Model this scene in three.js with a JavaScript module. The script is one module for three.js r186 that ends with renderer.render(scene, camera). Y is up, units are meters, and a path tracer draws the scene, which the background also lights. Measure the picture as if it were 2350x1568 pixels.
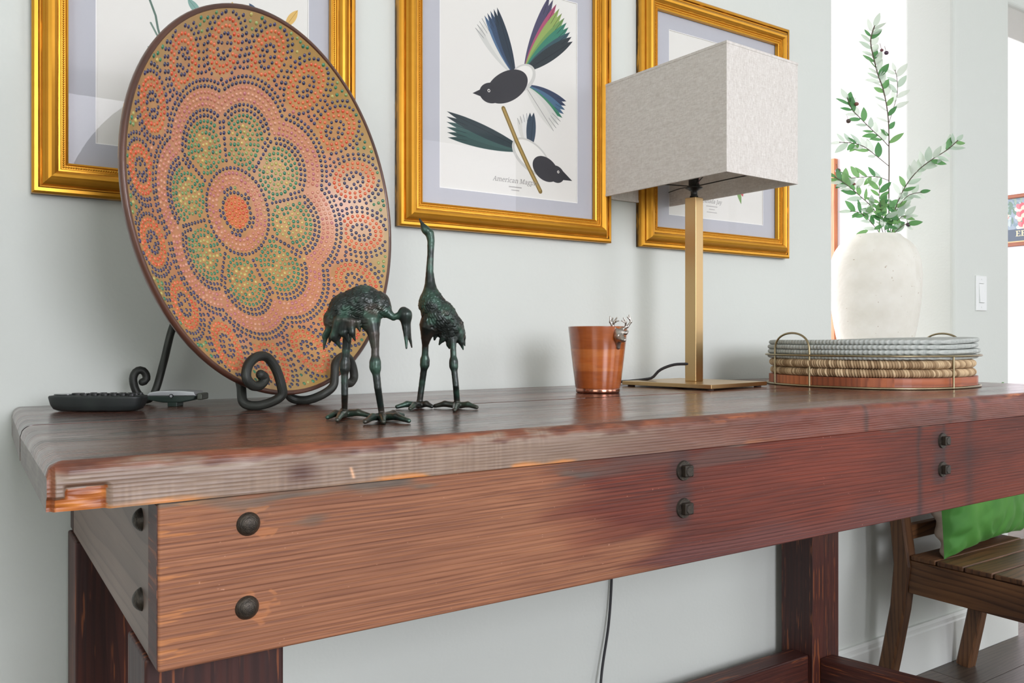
import * as THREE from 'three';
import { RoundedBoxGeometry } from 'three/addons/geometries/RoundedBoxGeometry.js';
import { mergeGeometries, mergeVertices } from 'three/addons/utils/BufferGeometryUtils.js';
import { RectAreaLightUniformsLib } from 'three/addons/lights/RectAreaLightUniformsLib.js';

// ---------------------------------------------------------------- camera, sky, daylight, exposure
RectAreaLightUniformsLib.init();
const scene = new THREE.Scene();
const renderer = new THREE.WebGLRenderer({ antialias: true });
renderer.toneMapping = THREE.LinearToneMapping;
renderer.toneMappingExposure = 1.0;
renderer.shadowMap.enabled = true;

const FOCAL = 1912, HORIZON = 781, YAW = 0.5865;         // pixels of a 2350 x 1568 frame, radians
const EYE = new THREE.Vector3(0, 0.93, 1.32);            // wall at z = 0, y up; one unit is UNIT metres
const UNIT = 1.1;
const SY = Math.sin(YAW), CY = Math.cos(YAW);
const camera = new THREE.PerspectiveCamera(2 * Math.atan(784 / FOCAL) * 180 / Math.PI, 2350 / 1568, 0.05, 60);
camera.position.copy(EYE);
camera.rotation.set(0, -YAW, 0);
camera.setViewOffset(2350, 1568, 0, 784 - HORIZON, 2350, 1568);
scene.add(camera);

scene.background = new THREE.Color().setRGB(0.93, 0.95, 1.0);
scene.backgroundIntensity = 1.6;

// daylight entering through the glass doors and windows of the two rooms
function daylight(name, width, height, at, towards, color, intensity) {
  const l = new THREE.RectAreaLight(new THREE.Color().setRGB(...color), intensity, width, height);
  l.name = name; l.position.set(...at); l.lookAt(...towards); l.castShadow = true;
  scene.add(l);
}
const DOOR_LIGHT = [0.95, 1.0, 0.92], SKY_LIGHT = [0.975, 0.96, 1.05];
daylight('daylight_patio_door', 1.9, 2.05, [4.55, 1.05, 2.85], [0, 1.05, 2.85], DOOR_LIGHT, 0.5);
daylight('daylight_front_window', 1.25, 1.4, [0.5, 1.66, 4.14], [0.5, 1.66, 0], SKY_LIGHT, 14.6);
daylight('daylight_corner_window', 1.5, 1.2, [3.1, 1.8, 4.14], [3.1, 1.8, 0], SKY_LIGHT, 4.6);
daylight('daylight_side_window', 1.3, 1.2, [-1.54, 1.5, 2.2], [0, 1.5, 2.2], [0.96, 1.0, 0.95], 2.4);
daylight('daylight_kitchen_window', 2.6, 1.5, [2.6, 1.55, -3.13], [2.6, 1.55, 0], [1, 0.97, 1.02], 15);

// ---------------------------------------------------------------- pixels to places
const V3 = (x, y, z) => new THREE.Vector3(x, y, z);
function ray(u, v) {
  const a = (u - 1175) / FOCAL, b = (HORIZON - v) / FOCAL;
  return V3(CY * a + SY, b, SY * a - CY);
}
const along = (d, t) => EYE.clone().addScaledVector(d, t);
const onZ = (u, v, z) => { const d = ray(u, v); return along(d, (z - EYE.z) / d.z); };
const onY = (u, v, y) => { const d = ray(u, v); return along(d, (y - EYE.y) / d.y); };
const onX = (u, v, x) => { const d = ray(u, v); return along(d, (x - EYE.x) / d.x); };
const atDepth = (u, v, t) => along(ray(u, v), t);
const onPlane = (u, v, p, n) => { const d = ray(u, v); return along(d, p.clone().sub(EYE).dot(n) / d.dot(n)); };

// ---------------------------------------------------------------- random numbers and noise
function mulberry(seed) { let a = seed >>> 0; return () => { a |= 0; a = a + 0x6D2B79F5 | 0; let t = Math.imul(a ^ a >>> 15, 1 | a); t = t + Math.imul(t ^ t >>> 7, 61 | t) ^ t; return ((t ^ t >>> 14) >>> 0) / 4294967296; }; }
const LATTICE = new Float32Array(65536); { const r = mulberry(77); for (let i = 0; i < 65536; i++) LATTICE[i] = r(); }
const ease = (t) => t * t * (3 - 2 * t);
function noise(x, y) {
  const xi = Math.floor(x), yi = Math.floor(y), fx = ease(x - xi), fy = ease(y - yi);
  const x0 = xi & 255, x1 = (xi + 1) & 255, y0 = (yi & 255) << 8, y1 = ((yi + 1) & 255) << 8;
  const a = LATTICE[y0 + x0], b = LATTICE[y0 + x1], c = LATTICE[y1 + x0], d = LATTICE[y1 + x1];
  return a + (b - a) * fx + (c - a + (a - b - c + d) * fx) * fy;
}
function fbm(x, y, n = 4) { let s = 0, a = 0.5, t = 0; for (let i = 0; i < n; i++) { s += a * noise(x, y); t += a; a *= 0.5; x = x * 2.03 + 17.3; y = y * 2.03 + 5.7; } return s / t; }
const clamp = (x, a = 0, b = 1) => Math.min(b, Math.max(a, x));
const mix = (a, b, t) => a + (b - a) * t;
const mix3 = (p, q, t) => [mix(p[0], q[0], t), mix(p[1], q[1], t), mix(p[2], q[2], t)];
const step = (a, b, x) => ease(clamp((x - a) / (b - a)));

// ---------------------------------------------------------------- textures
function paint(w, h, fn, { srgb = true, size = [1, 1], mirror = true } = {}) {
  const data = new Uint8Array(w * h * 4);
  for (let j = 0; j < h; j++) for (let i = 0; i < w; i++) {
    const c = fn((i + 0.5) / w * size[0], (j + 0.5) / h * size[1]);
    const k = (j * w + i) * 4;
    if (typeof c === 'number') data[k] = data[k + 1] = data[k + 2] = clamp(c, 0, 255);
    else { data[k] = clamp(c[0], 0, 255); data[k + 1] = clamp(c[1], 0, 255); data[k + 2] = clamp(c[2], 0, 255); }
    data[k + 3] = 255;
  }
  const t = new THREE.DataTexture(data, w, h);
  t.magFilter = THREE.LinearFilter; t.minFilter = THREE.LinearFilter;
  t.wrapS = t.wrapT = mirror ? THREE.MirroredRepeatWrapping : THREE.RepeatWrapping;
  t.repeat.set(1 / size[0], 1 / size[1]);
  if (srgb) t.colorSpace = THREE.SRGBColorSpace;
  t.needsUpdate = true;
  return t;
}
function canvasTexture(w, h, draw) {
  const c = document.createElement('canvas'); c.width = w; c.height = h;
  draw(c.getContext('2d'), w, h);
  const t = new THREE.CanvasTexture(c); t.colorSpace = THREE.SRGBColorSpace;
  return t;
}
const std = (o) => new THREE.MeshStandardMaterial(o);
const phys = (o) => new THREE.MeshPhysicalMaterial(o);

// grain(x along, y across) in metres: 0 dark latewood ... 1 pale earlywood
function grain(x, y, rings, seed) {
  const warp = fbm(x * 1.6 + seed, y * 9 + seed * 3, 3) * 5 + fbm(x * 0.5 + seed, y * 2, 2) * 8;
  const r = y * rings + warp; const f = r - Math.floor(r);
  const late = Math.pow(f, 3) * (1 - step(0.93, 1, f));
  return clamp(1 - late * 0.9 - 0.25 * (noise(x * 30 + seed, y * 1500) - 0.5) - 0.3 * (fbm(x * 8, y * 300 + seed, 2) - 0.5));
}
function woodMaterial({ dark, light, rings = 180, seed = 1, size = [1.2, 0.3], px = [1024, 256], rough = 0.5, bump = 0.0004, extra = {} }) {
  const map = paint(px[0], px[1], (x, y) => {
    const g = grain(x, y, rings, seed), t = fbm(x * 4 + seed, y * 14, 3);
    return mix3(dark, light, clamp(g * 0.75 + (t - 0.5) * 0.9 + 0.1));
  }, { size });
  const b = paint(px[0] / 2, px[1] / 2, (x, y) => 255 * grain(x, y, rings, seed), { size, srgb: false });
  return phys({ map, bumpMap: b, bumpScale: bump, roughness: rough, ...extra });
}

// ---------------------------------------------------------------- scene graph
const taken = new Map();
function numbered(name) {
  const n = taken.get(name) ?? 0; taken.set(name, n + 1);
  return n ? `${name}_${String(n).padStart(3, '0')}` : name;
}
function shadows(o) { o.castShadow = true; o.receiveShadow = true; return o; }
function thing(name, label, category, base = [0, 0, 0], group) {
  const o = new THREE.Group(); o.name = numbered(name); o.position.set(...base);
  o.userData = { label, category }; if (group) o.userData.group = group;
  scene.add(o); return o;
}
// a part whose geometry is given in world places (local = true: in the thing's own axes)
function part(parent, name, geometry, material, local = false) {
  if (!local) {
    const at = V3(0, 0, 0);
    for (let o = parent; o && o !== scene; o = o.parent) at.add(o.position);
    geometry.translate(-at.x, -at.y, -at.z);
  }
  const m = shadows(new THREE.Mesh(geometry, material)); m.name = name; parent.add(m); return m;
}
function structure(name, geometry, material, label, category) {
  const m = shadows(new THREE.Mesh(geometry, material)); m.name = name;
  m.userData = { kind: 'structure', label, category }; scene.add(m); return m;
}
function single(name, geometry, material, label, category, group) {
  geometry.computeBoundingBox(); const b = geometry.boundingBox, c = b.getCenter(V3(0, 0, 0)); c.y = b.min.y;
  geometry.translate(-c.x, -c.y, -c.z);
  const m = shadows(new THREE.Mesh(geometry, material)); m.name = numbered(name); m.position.copy(c);
  m.userData = { label, category }; if (group) m.userData.group = group; scene.add(m); return m;
}

// ---------------------------------------------------------------- geometry helpers
// uv in metres: u along the grain axis, v across it
function boxUV(geometry, grainAxis = 'x', shift = 0) {
  const g = geometry.index ? geometry.toNonIndexed() : geometry, p = g.attributes.position, uv = new Float32Array(p.count * 2);
  const A = V3(), B = V3(), C = V3(), N = V3();
  for (let i = 0; i < p.count; i += 3) {
    A.fromBufferAttribute(p, i); B.fromBufferAttribute(p, i + 1); C.fromBufferAttribute(p, i + 2);
    N.copy(B).sub(A).cross(C.clone().sub(A));
    const n = [Math.abs(N.x), Math.abs(N.y), Math.abs(N.z)], k = n.indexOf(Math.max(...n)), axes = [0, 1, 2].filter((q) => q !== k);
    const gi = 'xyz'.indexOf(grainAxis); let u = axes[0], v = axes[1]; if (axes[1] === gi) { u = axes[1]; v = axes[0]; }
    [A, B, C].forEach((q, m) => { uv[(i + m) * 2] = q.getComponent(u) + shift; uv[(i + m) * 2 + 1] = q.getComponent(v) + shift * 0.37 + k * 0.13; });
  }
  g.setAttribute('uv', new THREE.BufferAttribute(uv, 2));
  return g;
}
// a box between two corners with rounded edges
function box(a, b, r = 0.002, grainAxis = 'x', shift = 0) {
  const s = [b[0] - a[0], b[1] - a[1], b[2] - a[2]];
  const g = r > 0 ? new RoundedBoxGeometry(s[0], s[1], s[2], 2, Math.min(r, Math.min(...s) * 0.49)) : new THREE.BoxGeometry(...s);
  g.translate((a[0] + b[0]) / 2, (a[1] + b[1]) / 2, (a[2] + b[2]) / 2);
  return boxUV(g, grainAxis, shift);
}
const merge = (list) => mergeGeometries(list.map((g) => { const q = g.index ? g.toNonIndexed() : g; for (const k of Object.keys(q.attributes)) if (!['position', 'normal', 'uv'].includes(k)) q.deleteAttribute(k); return q; }));
function tube(points, r, { seg = 64, sides = 10, closed = false, tension = 0.5 } = {}) {
  const c = new THREE.CatmullRomCurve3(points, closed, 'centripetal', tension);
  const g = new THREE.TubeGeometry(c, seg, r, sides, closed);
  if (closed) return g;
  const ends = [0, 1].map((t) => { const s = new THREE.SphereGeometry(r, sides, 6); const q = c.getPoint(t); s.translate(q.x, q.y, q.z); return s; });
  return merge([g, ...ends]);
}
// a section of [z, y] points swept along x; groups by the material number of every section edge
function sweepX(section, xs, bend) {
  const pos = [], uv = [], idx = [], groups = []; let arc = [0];
  for (let i = 1; i <= section.length; i++) { const p = section[i - 1], q = section[i % section.length]; arc.push(arc[i - 1] + Math.hypot(q[0] - p[0], q[1] - p[1])); }
  const put = (x, s, v) => { let q = [x, s[1], s[0]]; if (bend) q = bend(...q); pos.push(...q); uv.push(x, v); return pos.length / 3 - 1; };
  const byMat = new Map();
  section.forEach((p, i) => {
    const q = section[(i + 1) % section.length], mat = p[2] ?? 0, base = p[3] ?? 0;
    const list = byMat.get(mat) ?? byMat.set(mat, []).get(mat);
    let prev = null;
    for (const x of xs) {
      const a = put(x, p, arc[i] - base), b = put(x, q, arc[i + 1] - base);
      if (prev) list.push(prev[0], a, b, prev[0], b, prev[1]);
      prev = [a, b];
    }
  });
  for (const [end, x] of [[0, xs[0]], [1, xs[xs.length - 1]]]) {
    const list = byMat.get(2) ?? byMat.set(2, []).get(2), first = pos.length / 3;
    section.forEach((p) => { let q = [x, p[1], p[0]]; if (bend) q = bend(...q); pos.push(...q); uv.push(p[0], p[1]); });
    for (let i = 1; i < section.length - 1; i++) end ? list.push(first, first + i + 1, first + i) : list.push(first, first + i, first + i + 1);
  }
  const g = new THREE.BufferGeometry();
  for (const [m, list] of byMat) { groups.push([idx.length, list.length, m]); for (const k of list) idx.push(k); }
  g.setAttribute('position', new THREE.Float32BufferAttribute(pos, 3)); g.setAttribute('uv', new THREE.Float32BufferAttribute(uv, 2)); g.setIndex(idx);
  for (const q of groups) g.addGroup(...q);
  g.computeVertexNormals();
  return g;
}
// a rectangular bar along a path: list of {p, w, d} with w along the axis side and d across
function bar(path, side) {
  const rings = path.map(({ p, w, d }, i) => {
    const t = (path[Math.min(i + 1, path.length - 1)].p.clone().sub(path[Math.max(i - 1, 0)].p)).normalize();
    const s = side.clone().addScaledVector(t, -side.dot(t)).normalize(), f = t.clone().cross(s).normalize(), c = Math.min(w, d) * 0.12;
    return [[-1, -1, 1, 0], [-1, -1, 0, 1], [-1, 1, 0, -1], [-1, 1, 1, 0], [1, 1, -1, 0], [1, 1, 0, -1], [1, -1, 0, 1], [1, -1, -1, 0]].map(([a, b, ca, cb]) =>
      p.clone().addScaledVector(s, a * w / 2 + ca * c).addScaledVector(f, b * d / 2 + cb * c));
  });
  const pos = []; const tri = (a, b, c) => pos.push(a.x, a.y, a.z, b.x, b.y, b.z, c.x, c.y, c.z);
  for (let i = 0; i < rings.length - 1; i++) for (let k = 0; k < 8; k++) { const l = (k + 1) % 8, A = rings[i][k], B = rings[i][l], C = rings[i + 1][l], D = rings[i + 1][k]; tri(A, C, B); tri(A, D, C); }
  for (let k = 1; k < 7; k++) { const a = rings[0], b = rings[rings.length - 1]; tri(a[0], a[k], a[k + 1]); tri(b[0], b[k + 1], b[k]); }
  const g = new THREE.BufferGeometry(); g.setAttribute('position', new THREE.Float32BufferAttribute(pos, 3)); g.computeVertexNormals();
  return g;
}
// distance fields and their surface
const smin = (a, b, k) => { const h = Math.max(k - Math.abs(a - b), 0) / k; return Math.min(a, b) - h * h * k * 0.25; };
function cone(px, py, pz, a, b, ra, rb) {
  const bx = b.x - a.x, by = b.y - a.y, bz = b.z - a.z, x = px - a.x, y = py - a.y, z = pz - a.z;
  const h = clamp((x * bx + y * by + z * bz) / (bx * bx + by * by + bz * bz + 1e-12));
  return Math.hypot(x - bx * h, y - by * h, z - bz * h) - (ra + (rb - ra) * h);
}
function surface(sdf, lo, hi, cell) {
  const n = [0, 1, 2].map((k) => Math.ceil((hi.getComponent(k) - lo.getComponent(k)) / cell / 4) * 4 + 1), [nx, ny, nz] = n;
  const f = new Float32Array(nx * ny * nz), at = (i, j, k) => (k * ny + j) * nx + i;
  const B = 4, reach = cell * B * 0.9 + cell;
  for (let k = 0; k < nz; k += B) for (let j = 0; j < ny; j += B) for (let i = 0; i < nx; i += B) {
    const d0 = sdf(lo.x + (i + 1.5) * cell, lo.y + (j + 1.5) * cell, lo.z + (k + 1.5) * cell), far = Math.abs(d0) > reach * 1.6;
    for (let c = k; c < Math.min(k + B, nz); c++) for (let b = j; b < Math.min(j + B, ny); b++) for (let a = i; a < Math.min(i + B, nx); a++)
      f[at(a, b, c)] = far ? d0 : sdf(lo.x + a * cell, lo.y + b * cell, lo.z + c * cell);
  }
  const id = new Int32Array(nx * ny * nz).fill(-1), pos = [], idx = [];
  const E = [[0, 1], [2, 3], [4, 5], [6, 7], [0, 2], [1, 3], [4, 6], [5, 7], [0, 4], [1, 5], [2, 6], [3, 7]];
  for (let k = 0; k < nz - 1; k++) for (let j = 0; j < ny - 1; j++) for (let i = 0; i < nx - 1; i++) {
    const v = []; let neg = 0;
    for (let q = 0; q < 8; q++) { const d = f[at(i + (q & 1), j + (q >> 1 & 1), k + (q >> 2))]; v.push(d); if (d < 0) neg++; }
    if (neg === 0 || neg === 8) continue;
    let x = 0, y = 0, z = 0, m = 0;
    for (const [a, b] of E) if ((v[a] < 0) !== (v[b] < 0)) { const t = v[a] / (v[a] - v[b]); x += (a & 1) + t * ((b & 1) - (a & 1)); y += (a >> 1 & 1) + t * ((b >> 1 & 1) - (a >> 1 & 1)); z += (a >> 2) + t * ((b >> 2) - (a >> 2)); m++; }
    id[at(i, j, k)] = pos.length / 3; pos.push(lo.x + (i + x / m) * cell, lo.y + (j + y / m) * cell, lo.z + (k + z / m) * cell);
  }
  const quad = (a, b, c, d, flip) => { if (a < 0 || b < 0 || c < 0 || d < 0) return; flip ? idx.push(a, c, b, a, d, c) : idx.push(a, b, c, a, c, d); };
  for (let k = 1; k < nz - 1; k++) for (let j = 1; j < ny - 1; j++) for (let i = 1; i < nx - 1; i++) {
    const s = f[at(i, j, k)] < 0;
    if (s !== f[at(i + 1, j, k)] < 0) quad(id[at(i, j - 1, k - 1)], id[at(i, j, k - 1)], id[at(i, j, k)], id[at(i, j - 1, k)], !s);
    if (s !== f[at(i, j + 1, k)] < 0) quad(id[at(i - 1, j, k - 1)], id[at(i - 1, j, k)], id[at(i, j, k)], id[at(i, j, k - 1)], !s);
    if (s !== f[at(i, j, k + 1)] < 0) quad(id[at(i - 1, j - 1, k)], id[at(i, j - 1, k)], id[at(i, j, k)], id[at(i - 1, j, k)], !s);
  }
  const g = new THREE.BufferGeometry(); g.setAttribute('position', new THREE.Float32BufferAttribute(pos, 3)); g.setIndex(idx); g.computeVertexNormals();
  return g;
}

// ---------------------------------------------------------------- the rooms
const wallBump = paint(512, 512, (x, y) => 255 * (0.6 * fbm(x * 220, y * 220, 2) + 0.4 * fbm(x * 60, y * 60, 2)), { size: [0.6, 0.6], srgb: false });
const sage = std({ color: new THREE.Color().setRGB(0.665, 0.7, 0.655), roughness: 0.75, bumpMap: wallBump, bumpScale: 0.0003 });
const kitchenWhite = std({ color: new THREE.Color().setRGB(0.82, 0.8, 0.83), roughness: 0.8, bumpMap: wallBump, bumpScale: 0.0003 });
const ceilingWhite = std({ color: new THREE.Color().setRGB(0.82, 0.82, 0.81), roughness: 0.9 });
const trimWhite = std({ color: new THREE.Color().setRGB(0.76, 0.79, 0.75), roughness: 0.4 });
const glass = phys({ color: 0xffffff, transmission: 1, thickness: 0, roughness: 0, ior: 1.45 });
const pictureGlass = phys({ color: 0xffffff, transmission: 1, thickness: 0, roughness: 0, ior: 1.45, specularIntensity: 0.35 });
const CEIL = 2.5, LEFT = -1.6, RIGHT = 4.6, FRONT = 4.2, BACK = -3.2;
function wallShape(points, holes) {
  const s = new THREE.Shape(points.map((p) => new THREE.Vector2(...p)));
  for (const [x0, y0, x1, y1] of holes) s.holes.push(new THREE.Path([[x0, y0], [x0, y1], [x1, y1], [x1, y0]].map((p) => new THREE.Vector2(...p))));
  return s;
}
const slab = (shape, depth, r) => boxUV(new THREE.ExtrudeGeometry(shape, { depth: depth - 2 * r, bevelEnabled: r > 0, bevelSize: r, bevelThickness: r, bevelOffset: -r, bevelSegments: 5 }).translate(0, 0, r));
const NICHE = [1.865, 0.8, 2.44, 2.12], WALL_END = 2.762, HEAD = 1.992;
structure('wall_back', slab(wallShape([[LEFT, -0.03], [WALL_END, -0.03], [WALL_END, HEAD], [RIGHT + 0.02, HEAD], [RIGHT + 0.02, CEIL], [LEFT, CEIL]], [NICHE]), 0.16, 0.014).translate(0, 0, -0.16), sage, 'sage green painted wall with pictures, a pass-through opening and a doorway', 'wall');
structure('wall_front', slab(wallShape([[LEFT, 0], [RIGHT, 0], [RIGHT, CEIL], [LEFT, CEIL]], [[-0.13, 0.96, 1.13, 2.36], [2.35, 1.2, 3.85, 2.4]]), 0.15, 0).translate(0, 0, FRONT), sage, 'sage green wall with two windows opposite the bench', 'wall');
structure('wall_left', slab(wallShape([[-FRONT, 0], [0.16, 0], [0.16, CEIL], [-FRONT, CEIL]], [[-2.85, 0.9, -1.55, 2.1]]), 0.15, 0).rotateY(Math.PI / 2).translate(LEFT - 0.15, 0, 0), sage, 'sage green side wall with one window', 'wall');
structure('wall_right', slab(wallShape([[-FRONT, -0.01], [-BACK, -0.01], [-BACK, CEIL], [-FRONT, CEIL]], [[-3.8, 0, -1.9, 2.1]]), 0.15, 0).rotateY(Math.PI / 2).translate(RIGHT, 0, 0), kitchenWhite, 'white wall beyond the doorway', 'wall');
structure('wall_kitchen', slab(wallShape([[0.1, 0], [RIGHT, 0], [RIGHT, CEIL], [0.1, CEIL]], [[1.3, 0.8, 3.9, 2.3]]), 0.15, 0).translate(0, 0, BACK - 0.15), kitchenWhite, 'white kitchen wall with a wide window', 'wall');
structure('wall_pantry', box([-0.05, 0, BACK], [0.1, CEIL, -0.16], 0), kitchenWhite, 'white end wall of the kitchen', 'wall');
structure('ceiling', box([LEFT - 0.15, CEIL, BACK - 0.15], [RIGHT + 0.15, CEIL + 0.1, FRONT + 0.15], 0), ceilingWhite, 'white ceiling', 'ceiling');
const lawn = std({ color: new THREE.Color().setRGB(0.22, 0.36, 0.1), roughness: 1 });
const ground = structure('ground', box([-16, -0.4, -16], [18, -0.2, 18], 0), lawn, 'green lawn outside the house', 'lawn');

// floor: stained boards
const boardMaterials = [[[52, 42, 35], [98, 84, 72]], [[46, 38, 32], [90, 78, 66]], [[56, 46, 38], [104, 90, 77]]].map(([dark, light], i) =>
  woodMaterial({ dark, light, rings: 70, seed: 31 + i * 7, size: [1.6, 0.26], px: [1024, 256], rough: 0.38, bump: 0.0003 }));
const floor = structure('floor', box([LEFT, -0.2, BACK], [RIGHT, -0.012, FRONT], 0), boardMaterials[1], 'dark brown wooden floor boards', 'floor');
{
  const r = mulberry(5), W = 0.127;
  for (let row = 0; row * W < FRONT - 0.02; row++) {
    let x = LEFT + 0.003 - r() * 1.2;
    while (x < RIGHT - 0.01) {
      const x1 = x + 1.35 + r() * 0.5, a = Math.max(x, LEFT + 0.003), b = Math.min(x1, RIGHT - 0.003), z0 = 0.016 + row * W;
      if (b - a > 0.05) part(floor, 'floor_board', box([a, -0.0118, z0 + 0.0006], [b - 0.0012, 0, Math.min(z0 + W - 0.0006, FRONT)], 0.0012, 'x', r() * 5), boardMaterials[Math.floor(r() * 3)]);
      x = x1;
    }
  }
}
// baseboard with a stepped cap
{
  const sec = [[0, 0], [0.016, 0], [0.016, 0.112], [0.013, 0.116], [0.0125, 0.126], [0.008, 0.133], [0, 0.133]];
  const g = sweepX(sec, [LEFT, WALL_END + 0.02]); g.clearGroups();
  const end = box([WALL_END, 0, -0.17], [WALL_END + 0.018, 0.133, 0.002], 0.003);
  structure('baseboard_back', merge([g, end]), trimWhite, 'white moulded baseboard along the sage green wall', 'baseboard');
  structure('baseboard_right', merge([box([RIGHT - 0.016, 0, 3.8], [RIGHT, 0.133, FRONT], 0.003), box([RIGHT - 0.016, 0, -1.85], [RIGHT, 0.133, 1.9], 0.003)]), trimWhite, 'white baseboard along the white wall', 'baseboard');
}
// windows and the glass door
function windowUnit(name, label, w, h, cols, rows, place) {
  const o = new THREE.Group(); o.name = name; o.userData = { kind: 'structure', label, category: 'window' }; scene.add(o);
  const f = 0.05, list = [box([-w / 2, 0, -0.03], [-w / 2 + f, h, 0.03]), box([w / 2 - f, 0, -0.03], [w / 2, h, 0.03]), box([-w / 2, 0, -0.03], [w / 2, f, 0.03]), box([-w / 2, h - f, -0.03], [w / 2, h, 0.03])];
  part(o, 'window_frame', merge(list), trimWhite, true);
  for (let i = 1; i < cols; i++) part(o, 'mullion', box([-w / 2 + w * i / cols - 0.02, f, -0.02], [-w / 2 + w * i / cols + 0.02, h - f, 0.02]), trimWhite, true);
  for (let i = 0; i < cols; i++) for (let j = 0; j < rows; j++) {
    const p = new THREE.PlaneGeometry(w / cols - 0.05, h / rows - 0.06); p.translate(-w / 2 + w * (i + 0.5) / cols, h * (j + 0.5) / rows, 0);
    part(o, 'pane', p, glass, true);
  }
  place(o); return o;
}
windowUnit('window_1', 'white framed window in the wall opposite the bench', 1.26, 1.4, 2, 1, (o) => o.position.set(0.5, 0.96, FRONT + 0.075));
windowUnit('window_4', 'white framed window near the glass doors', 1.5, 1.2, 2, 1, (o) => o.position.set(3.1, 1.2, FRONT + 0.075));
windowUnit('window_2', 'white framed window in the side wall', 1.3, 1.2, 2, 1, (o) => { o.position.set(LEFT - 0.075, 0.9, 2.2); o.rotation.y = Math.PI / 2; });
windowUnit('window_3', 'wide kitchen window', 2.6, 1.5, 3, 1, (o) => o.position.set(2.6, 0.8, BACK - 0.075));
windowUnit('door_2', 'glazed double doors to the garden', 1.9, 2.1, 2, 1, (o) => { o.position.set(RIGHT + 0.075, 0, 2.85); o.rotation.y = Math.PI / 2; });
// timber door in the kitchen, its edge seen past the vase
{
  const wood = woodMaterial({ dark: [138, 72, 42], light: [205, 128, 84], rings: 60, seed: 9, rough: 0.5 });
  const o = new THREE.Group(); o.name = 'door_1'; o.position.set(RIGHT, 0, -1.94); o.userData = { kind: 'structure', label: 'orange brown timber door seen past the white vase', category: 'door' }; scene.add(o);
  part(o, 'door_leaf', box([-0.03, 0.01, -0.86], [-0.002, 2.03, -0.05], 0.003, 'y'), wood, true);
  part(o, 'door_jamb', merge([box([-0.035, 0, -0.045], [0, 2.07, 0.035], 0.004, 'y'), box([-0.035, 0, -0.95], [0, 2.07, -0.865], 0.004, 'y'), box([-0.035, 2.035, -0.86], [0, 2.07, -0.05], 0.004, 'z')]), wood, true);
  const steel = std({ color: 0x8a8a90, metalness: 0.8, roughness: 0.4 });
  for (const y of [0.35, 1.05, 1.62]) part(o, 'hinge', box([-0.045, y, -0.062], [-0.03, y + 0.1, -0.035], 0.003), steel, true);
}

// ---------------------------------------------------------------- the old workbench
const TOP = 0.84, SLAB = 0.0375, BENCH = { x0: 0.054, x1: 1.84, zb: 0.012, seam: 0.305, zf: 0.626, apron0: 0.669 };
const topMap = paint(2048, 512, (x, y) => {
  const g = grain(x, y, 120, 3.3), big = fbm(x * 2.2, y * 9, 4), streak = fbm(x * 5, y * 160, 3);
  let c = mix3([64, 38, 30], [116, 74, 56], clamp(g * 0.5 + (big - 0.5) * 1.3 + (streak - 0.5) * 0.8 + 0.15));
  const pit = fbm(x * 22, y * 150 + 40, 3), nick = step(0.61, 0.67, pit) * step(0.42, 0.54, fbm(x * 3 + 8, y * 8, 2));
  c = mix3(c, [26, 18, 16], nick * 0.9);
  const red = step(0.62, 0.72, fbm(x * 3 + 20, y * 60 + 3, 3)); c = mix3(c, [134, 74, 50], red * 0.35);
  return c;
}, { size: [1.84, 0.64] });
const topRough = paint(1024, 256, (x, y) => 255 * clamp(0.22 + 0.2 * (fbm(x * 6, y * 40, 3) - 0.5) + 0.14 * (1 - grain(x, y, 120, 3.3))), { size: [1.84, 0.64], srgb: false });
const topBump = paint(2048, 512, (x, y) => {
  const pit = fbm(x * 22, y * 150 + 40, 3), nick = step(0.61, 0.67, pit) * step(0.42, 0.54, fbm(x * 3 + 8, y * 8, 2));
  return 255 * clamp(0.75 + 0.2 * (fbm(x * 5, y * 90, 3) - 0.5) - nick * 0.6 - 0.08 * (1 - grain(x, y, 120, 3.3)));
}, { size: [1.84, 0.64], srgb: false });
const topWood = phys({ map: topMap, roughnessMap: topRough, roughness: 1, bumpMap: topBump, bumpScale: 0.0007, clearcoat: 0.35, clearcoatRoughness: 0.22 });
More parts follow.
